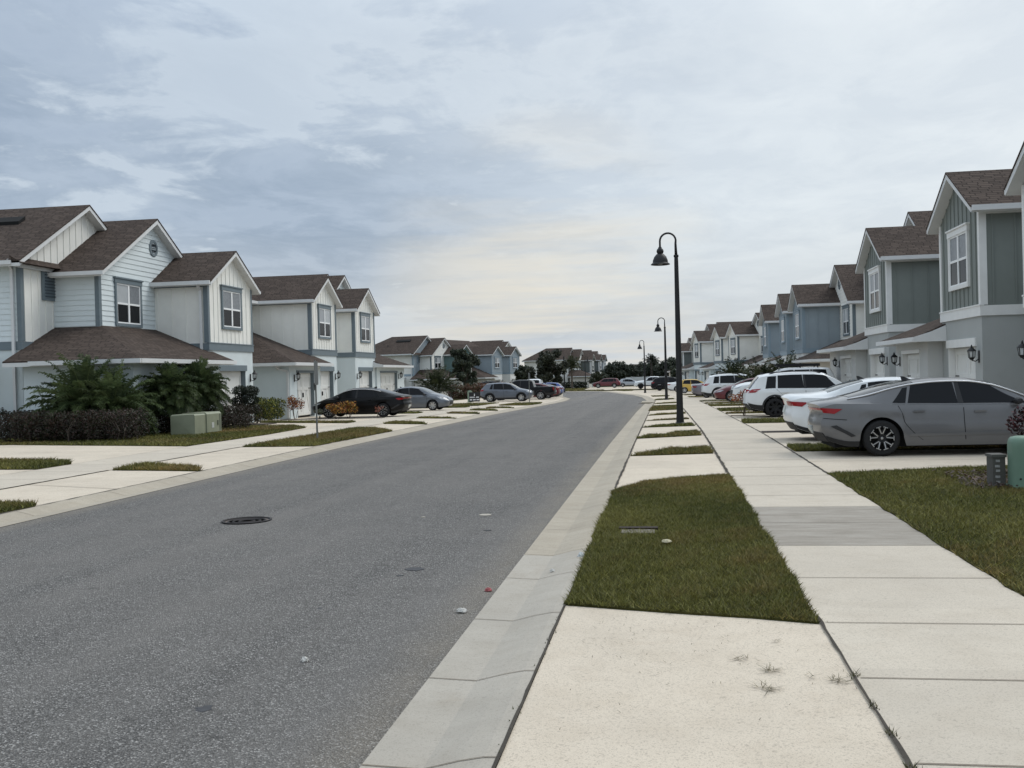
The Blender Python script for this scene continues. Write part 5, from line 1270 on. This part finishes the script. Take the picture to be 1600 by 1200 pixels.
hedge('burgundy spiky shrub cut by the right edge behind the pedestal', 'shrub', 5.16, 6.1, 15.4, 16.3, .98, [(60, 30, 34), (46, 26, 28), (78, 40, 42), (40, 30, 26)], 5200, .03, 'shrub', ragged=.22)
hedge('low dark hedge in front of the distant row at the bend', 'hedge', -26, -14.6, 190, 191.6, 1.25, [(40, 48, 30), (34, 42, 28)], 4000, .13, stems=False)
hedge('reddish ornamental grass clump left of the rose sedan', 'ornamental grass', -22.6, -19.2, 104, 106, 1.5, [(110, 78, 66), (96, 70, 58), (84, 74, 52), (70, 72, 44)], 4200, .09, 'shrub', stems=False, ragged=.4)
hedge('reddish ornamental grass clump behind the yard sign', 'ornamental grass', -18.9, -15.4, 104, 106, 1.55, [(112, 76, 62), (100, 70, 56), (80, 74, 50)], 3600, .09, 'shrub', stems=False, ragged=.4)
hedge('dark round shrub under the L-shaped palm on the left', 'shrub', -24.2, -21.8, 98, 100.5, 1.45, [(36, 44, 26), (30, 36, 24), (50, 50, 30)], 3500, .08, 'shrub', stems=False, ragged=.3) if False else hedge('dark round shrub under the bushy palm behind the slate compact sedan', 'shrub', -23.6, -20.8, 92, 94.5, 1.4, [(36, 44, 26), (30, 36, 24), (50, 50, 30)], 3500, .08, 'shrub', stems=False, ragged=.3)
def croton(x, y, h, label, cols, n=420, r=None, z0=.25):
    root = empty('croton_shrub', (x, y, zg(y))); tag(root, label, 'croton', 'small croton shrubs'); r = r or h*.42
    cs = [(rng.gauss(0, r*.45), rng.gauss(0, r*.45), z0 + (h-z0)*rng.uniform(.25, .8)) for k in range(7)]
    V, C = leaf_cloud(n, cs, [(r*.6, r*.6, (h-z0)*.32)]*7, .055, cols, .3, .7, .38); raw_mesh('foliage', V, 4, M_LEAF, C, root)
    m = MB()
    for c in cs[:5]: m.tube([(rng.gauss(0, .02), rng.gauss(0, .02), -.05), (c[0]*.4, c[1]*.4, z0*.7), c], [.014, .011, .006], 5)
    m.build('stems', M_BARK, root)
ORG = [(168, 116, 50), (140, 84, 44), (184, 144, 66), (104, 62, 40), (86, 84, 40)]; RUST = [(128, 70, 48), (104, 52, 42), (84, 60, 40), (150, 96, 58)]
croton(2.85, 39.2, .92, 'rusty orange croton shrub by the sidewalk in front of the white SUV', RUST, 520, .44, .4)
croton(-17.0, 45.3, 1.05, 'rust red croton in front of the barn-style garage door', RUST + ORG[:1], 520)
croton(-15.0, 45.2, .72, 'orange croton by the front wheel of the black sedan', ORG, 420)
croton(-14.35, 45.15, .8, 'largest orange croton beside the door of the black sedan', ORG, 520, .4); croton(-15.75, 45.2, .5, 'stunted grey green croton left of the orange ones', [(96, 100, 84), (80, 84, 66)], 160, .2)
croton(-13.0, 45.15, .6, 'sparse leggy croton by the rear wheel of the black sedan', [(150, 96, 80), (120, 76, 60)], 60, .25, .2)
def palm(x, y, label, trunk, L, nf, cols=((70, 84, 50), (84, 98, 60), (58, 72, 44)), droop=1.0, lw=.02, group='feathery palms', leaf=.34, nl=34, tr=.11, spread=(.15, 1.35)):
    root = empty('palm_tree', (x, y, zg(y))); tag(root, label, 'palm', group)
    m = MB(); m.tube([(0, 0, -.1), (.02, 0, trunk*.5), (0, .02, trunk)], [tr*1.15, tr, tr*1.2], 10)
    for k in range(int(trunk/.09)):
        z = k*.09 + .03; a = k*2.4
        m.prism([(tr*.95*math.cos(a), tr*.95*math.sin(a), z), (tr*.95*math.cos(a+.7), tr*.95*math.sin(a+.7), z), (tr*1.35*math.cos(a+.35), tr*1.35*math.sin(a+.35), z + .09)], (0, 0, .02))
    m.build('trunk', M_BARK, root)
    V = []; C = []; rb = MB()
    for i in range(nf):
        az = i*2.39996 + rng.uniform(-.25, .25); t = (i + .5)/nf; el = PI/2 - (spread[0] + (spread[1]-spread[0])*t**.8); l = L*rng.uniform(.82, 1.12)
        p = Vector((0, 0, trunk)); d = Vector((math.cos(az)*math.cos(el), math.sin(az)*math.cos(el), math.sin(el))); pts = [p.copy()]; n = 14
        for k in range(n):
            p = p + d*(l/n); pts.append(p.copy()); d.z -= droop*(.012 + .075*k/n); d.normalize()
        rb.tube(pts, [.016*(1 - .8*k/n) for k in range(n+1)], 4, False)
        cc = np.array(lin(rng.choice(cols)))*rng.uniform(.75, 1.3)
        for k in range(nl*2):
            s = (k//2 + .5)/nl; f = .12 + .86*s; q = f*n; j = min(n-1, int(q)); P = pts[j].lerp(pts[j+1], q-j); T = (pts[j+1]-pts[j]).normalized()
            S = T.cross(Vector((0, 0, 1))); S = S.normalized() if S.length > .05 else Vector((1, 0, 0)); N_ = S.cross(T)
            sg = 1 if k % 2 else -1; ll = leaf*(math.sin(PI*min(1, .15 + .8*f))**.6)*rng.uniform(.8, 1.15)
            D = (S*sg*.85 + T*.55 + N_*rng.uniform(-.15, .6) + Vector((rng.gauss(0, .15), rng.gauss(0, .15), rng.gauss(0, .15)))).normalized(); mid = P + D*ll*.55; tip = P + D*ll + Vector((0, 0, -ll*rng.uniform(.15, .5))); W = T*lw*.5
            V += [P - W*.6, P + W*.6, mid + W, tip]; V += [P - W*.6, mid + W, tip, mid - W]; c = cc*rng.uniform(.8, 1.25); C += [c, c]
    raw_mesh('fronds', np.array([tuple(v) for v in V]), 4, M_LEAF, np.array(C), root); rb.build('frond_stems', plain('frond_stem', lin((92, 104, 60)), .6), root)
palm(-18.55, 30.55, 'widest feathery palm behind the dark hedge on the left', .85, 1.95, 125, lw=.017, nl=58, leaf=.27, droop=2.0, spread=(.05, 1.95)); palm(-17.5, 30.5, 'right-leaning feathery palm overlapping the widest one', .8, 1.6, 90, lw=.017, nl=52, leaf=.25, droop=2.0, spread=(.1, 1.9))
palm(-16.75, 32.9, 'short-trunked palm left of the pair behind the cabinet', 1.35, 1.15, 100, lw=.016, nl=50, leaf=.25, droop=2.1, spread=(.05, 2.1)); palm(-16.85, 35.2, 'short-trunked palm right of the pair behind the cabinet', 1.45, 1.25, 110, lw=.016, nl=50, leaf=.25, droop=2.1, spread=(.05, 2.1))
DP = ((58, 66, 40), (70, 76, 48), (48, 54, 36))
palm(-22.4, 99, 'bushy palm at the side wall of the far left row', .9, 2.7, 44, DP, lw=.05, leaf=.5, nl=22, spread=(.1, 1.5))
palm(7.6, 66.3, 'feathery palm nearest the hipped garage roof on the right', .9, 2.2, 40, DP, lw=.04, leaf=.42, nl=24, spread=(.1, 1.45)); palm(6.0, 66.8, 'feathery palm left of the one by the hipped garage roof', .7, 2.0, 36, DP, lw=.04, leaf=.42, nl=24, spread=(.1, 1.45))
palm(6.4, 99, 'dark palm in front of the white townhouses on the right', 1.0, 2.6, 36, ((40, 50, 32), (50, 58, 38)), lw=.06, leaf=.5, nl=20, spread=(.1, 1.45))
palm(-17.0, 187, 'tall-trunked palm before the distant row at the bend', 4.0, 2.4, 24, ((62, 68, 48), (74, 78, 56)), lw=.12, leaf=.7, nl=12, tr=.16, spread=(.1, 1.7))
palm(-12.6, 192, 'low palm beside the dark red SUV at the bend', 1.0, 2.2, 22, ((48, 54, 38),), lw=.12, leaf=.6, nl=12, spread=(.1, 1.5))
palm(-3.2, 236, 'tall palm in the far tree line behind the pickups', 5.2, 2.2, 20, ((50, 56, 46),), lw=.16, leaf=.7, nl=10, tr=.18, spread=(.1, 1.8))
def tree(x, y, h, cr, label, cols, N=7000, size=.16, trunk=1.6, name='shade_tree', squash=.95, group=None, gap=.5):
    root = empty(name, (x, y, zg(y))); tag(root, label, 'tree', group); m = MB(); r0 = .035*h
    top = (rng.gauss(0, .1), rng.gauss(0, .1), h*.62); m.tube([(0, 0, -.2), (.03, .02, trunk*.6), (rng.gauss(0, .05), 0, trunk), top], [r0, r0*.8, r0*.7, r0*.25], 9)
    cs, rs = [], []
    for k in range(15):
        a = k*2.4 + rng.uniform(-.4, .4); t = (k + .5)/15; z = trunk + (h - trunk)*(.12 + .80*t); rr = cr*math.sin(PI*(.22 + .70*t))**.8*rng.uniform(.45, .85)
        c = (math.cos(a)*rr, math.sin(a)*rr, z); m.tube([(0, 0, trunk*.8 + (h*.5 - trunk*.8)*t), (c[0]*.5, c[1]*.5, z*.9 - .1), c], [r0*.4, r0*.25, r0*.08], 6)
        for q in range(3):
            cs.append((c[0] + rng.gauss(0, cr*.2), c[1] + rng.gauss(0, cr*.2), c[2] + rng.gauss(0, cr*.16))); s = cr*rng.uniform(.16, .33); rs.append((s, s, s*squash))
    m.build('trunk', M_BARK, root, smooth=True, angle=60)
    V, C = leaf_cloud(N, cs, rs, size, cols, .2, .8, .55); raw_mesh('crown', V, 4, M_LEAF, C, root)
DK = [(52, 60, 46), (64, 70, 54), (42, 50, 38), (78, 82, 64)]
tree(-21.9, 111, 5.4, 1.8, 'small dark evergreen tree in front of the blue townhouse row', DK, 9000, .13, 1.5)
tree(-15.6, 137, 5.5, 2.3, 'wider dark tree right of the blue row, behind the white pickup', [(60, 62, 48), (72, 74, 56), (50, 54, 42)], 9000, .17, 1.6)
tree(-19.4, 141, 3.6, 1.7, 'dark tree left of the wider one by the blue row', DK, 6000, .17, 1.4)
FAR = [(58, 66, 56), (70, 76, 62), (48, 56, 48), (80, 84, 70)]
for i, (x, y, h, cr, lb) in enumerate([(-11.0, 226, 5.0, 3.0, 'broad tree left of the far gap at the end of the street'), (-8.6, 236, 4.4, 2.6, 'tree just right of the broad one at the end of the street'), (-13.5, 206, 2.6, 1.5, 'bushy tree right behind the dark red SUV'),
        (-2.0, 245, 5.4, 3.2, 'round tree behind the third lamp post'), (1.8, 240, 5.8, 3.4, 'tree behind the black SUV in the far line'), (5.8, 232, 5.8, 3.4, 'tree left of the nearest lamp pole in the far line'), (10.5, 236, 6, 3.4, 'tree hidden behind the nearest lamp pole'), (-5.5, 262, 4.6, 3.0, 'lowest tree in the gap at the end of the street')]):
    tree(x, y, h, cr, lb, FAR, 3600, .24, 1.5, group='trees in the far line')
tree(2.6, 178, 3.6, 2.2, 'rounded shrub tree behind the white pickup', DK, 3000, .2, .9)
root = empty('distant_house', (-3.5, 285, zg(285))); tag(root, 'low pale house in the gap at the end of the street', 'house')
MB().box(-9, 9, 0, 8, -.2, 3.0).build('wall', S_CREAM, root); m = MB(); m.prism([(-9.6, -.6, 3.0), (9.6, -.6, 3.0), (6.5, 4, 5.2), (-6.5, 4, 5.2)], (0, 0, -.15)); m.prism([(-9.6, 8.6, 3.0), (9.6, 8.6, 3.0), (6.5, 4, 5.2), (-6.5, 4, 5.2)], (0, 0, -.15)); m.build('roof', M_ROOF, root)
for x in (-6, -2, 2.5, 6): MB().box(x - .7, x + .7, -.06, .02, .9, 2.2).build('window', M_PANE, root)
m = MB(); m.box(-.05, .05, 0, 60, 0, 1.8)
root = empty('white_fence', (-4.5, 232, zg(232))); tag(root, 'low white fence across the gap at the end of the street', 'fence')
m = MB(); m.box(-5.5, 7, -.03, .03, .1, 1.8); m.build('panel', M_WHITE, root)
for k in range(6):
    MB().box(-5.6 + 2.5*k, -5.45 + 2.5*k, -.09, .07, -.2, 1.95).build('post', M_WHITE, root)

# ================================================================== SKY, LIGHT, CAMERA
SK1 = (9.6, -1.2)
SUN_AZ, SUN_EL = R_(52), R_(50)     # from +Y towards +X
sd = Vector((math.sin(SUN_AZ)*math.cos(SUN_EL), math.cos(SUN_AZ)*math.cos(SUN_EL), math.sin(SUN_EL)))
w = bpy.data.worlds.new('World'); scene.world = w; w.use_nodes = True; t = w.node_tree; t.nodes.clear()
class WN(NT):
    def __init__(s): s.t = t; s.n = t.nodes; s.l = t.links
wn = WN()
sky = wn.node('ShaderNodeTexSky'); sky.sky_type = 'NISHITA'; sky.sun_disc = False; sky.sun_elevation = SUN_EL; sky.sun_rotation = SUN_AZ; sky.air_density = 1.2; sky.dust_density = 2.5; sky.altitude = 10
tc = wn.coords('Generated'); sp = wn.node('ShaderNodeSeparateXYZ'); wn.link(tc, sp.inputs[0])
X, Y, Z = sp.outputs
zc = wn.math('ADD', wn.math('MAXIMUM', Z, 0.0), .085)
px = wn.math('DIVIDE', X, zc); py = wn.math('DIVIDE', Y, zc)
cb = wn.node('ShaderNodeCombineXYZ'); wn.link(px, cb.inputs[0]); wn.link(py, cb.inputs[1])
def mapped(sx, sy, rot, lx=0, ly=0):
    m = wn.node('ShaderNodeMapping'); m.inputs['Scale'].default_value = (sx, sy, 1); m.inputs['Rotation'].default_value = (0, 0, R_(rot)); m.inputs['Location'].default_value = (lx, ly, 0); wn.link(cb.outputs[0], m.inputs[0]); return m.outputs[0]
n1 = wn.noise(mapped(.50, .40, 20, SK1[0], SK1[1]), 1.0, 6, .55, .3)       # large masses
n2 = wn.noise(mapped(1.6, 1.15, -24, 3.1, 2.2), 1.5, 9, .64, .35)     # ripples
n3 = wn.noise(mapped(.5, 2.0, 68, 5.0, .3), 1.1, 6, .58, .6)         # streaks
def wmath(*a): return wn.math(*a)
mass = wmath('ADD', wmath('ADD', wmath('MULTIPLY', n1, .56), wmath('MULTIPLY', n2, .32)), wmath('MULTIPLY', n3, .12))
def lobe(v, lo, hi):
    d = wn.node('ShaderNodeVectorMath'); d.operation = 'DOT_PRODUCT'; wn.link(tc, d.inputs[0]); d.inputs[1].default_value = tuple(Vector(v).normalized())
    return wn.ramp(d.outputs['Value'], [(lo, (0, 0, 0)), (hi, (1, 1, 1))])
glow = lobe((.50, .84, .34), .62, 1.0); left = lobe((-.62, .76, .22), .70, .97)
light = wn.mix(glow, lin((195, 207, 219)), lin((227, 233, 236)))
light = wn.mix(wn.ramp(n2, [(.40, (.35, .35, .35)), (.62, (0, 0, 0))]), light, lin((178, 190, 204)))
bank = wn.ramp(mass, [(.475, (0, 0, 0)), (.508, (.7, .7, .7)), (.58, (1, 1, 1))])
inner = wn.mix(wn.ramp(n2, [(.42, (1, 1, 1)), (.57, (0, 0, 0))]), lin((160, 175, 194)), lin((128, 147, 170)))
c = wn.mix(wmath('MULTIPLY', bank, wmath('ADD', wmath('MULTIPLY', left, .80), .10)), light, inner)
hz = wn.ramp(Z, [(.0, (1, 1, 1)), (.05, (.75, .75, .75)), (.15, (0, 0, 0))])
wv = wn.noise(mapped(.3, .16, 10, 8, 3), 1.0, 4, .5)
c = wn.mix(wmath('MULTIPLY', hz, wmath('ADD', wmath('MULTIPLY', wv, .6), .25)), c, lin((204, 207, 208)))
wlow = lobe((-.11, .99, .085), .984, .9995)
c = wn.mix(wmath('MULTIPLY', wlow, wn.ramp(wn.noise(mapped(.25, .5, 0, 2, 7), 1.5, 5, .6), [(.40, (.0, .0, .0)), (.60, (.8, .8, .8))])), c, lin((226, 220, 207)))
boost = wn.ramp(Z, [(.30, (1, 1, 1)), (.75, (1.0, 1.0, 1.0))])
bo = wn.math('ADD', 1.0, wn.math('MULTIPLY', wn.ramp(Z, [(.30, (0, 0, 0)), (.85, (1, 1, 1))]), .75))
sc = wn.node('ShaderNodeVectorMath'); sc.operation = 'SCALE'; wn.link(c, sc.inputs[0]); wn.link(wn.math('MULTIPLY', bo, 10.0), sc.inputs['Scale'])
fin = wn.mix(.90, sky.outputs[0], sc.outputs[0])
bg = wn.node('ShaderNodeBackground'); bg.inputs['Strength'].default_value = .1; wn.link(fin, bg.inputs['Color'])
out = wn.node('ShaderNodeOutputWorld'); wn.link(bg.outputs[0], out.inputs['Surface'])
sl = bpy.data.lights.new('sun', 'SUN'); sl.energy = 1.25; sl.angle = R_(30); sl.color = (1, .96, .90)
so = bpy.data.objects.new('sun', sl); col.objects.link(so); so.rotation_euler = (-sd).to_track_quat('-Z', 'Y').to_euler(); so.location = (0, 0, 60)

cam = bpy.data.cameras.new('camera'); co = bpy.data.objects.new('camera', cam); col.objects.link(co)
Rm = Matrix(((0.9885962997897074, 0.024518573485379346, 0.148580603028595), (0.14833022497999698, 0.011742809477583094, -0.9888681665333132), (-0.025990390521928582, 0.9996304046895609, 0.007972052477399247)))
co.matrix_world = Matrix.Translation((0, 0, 1.65)) @ Rm.to_4x4()
cam.sensor_width = 36; cam.lens = 36.0; cam.clip_start = .05; cam.clip_end = 5000
scene.camera = co
scene.view_settings.view_transform = 'Standard'; scene.view_settings.look = 'None'; scene.view_settings.exposure = 0.16; scene.view_settings.gamma = 1.0
scene.cycles.max_bounces = 6; scene.cycles.diffuse_bounces = 3; scene.cycles.glossy_bounces = 3; scene.cycles.transmission_bounces = 3; scene.cycles.use_denoising = True
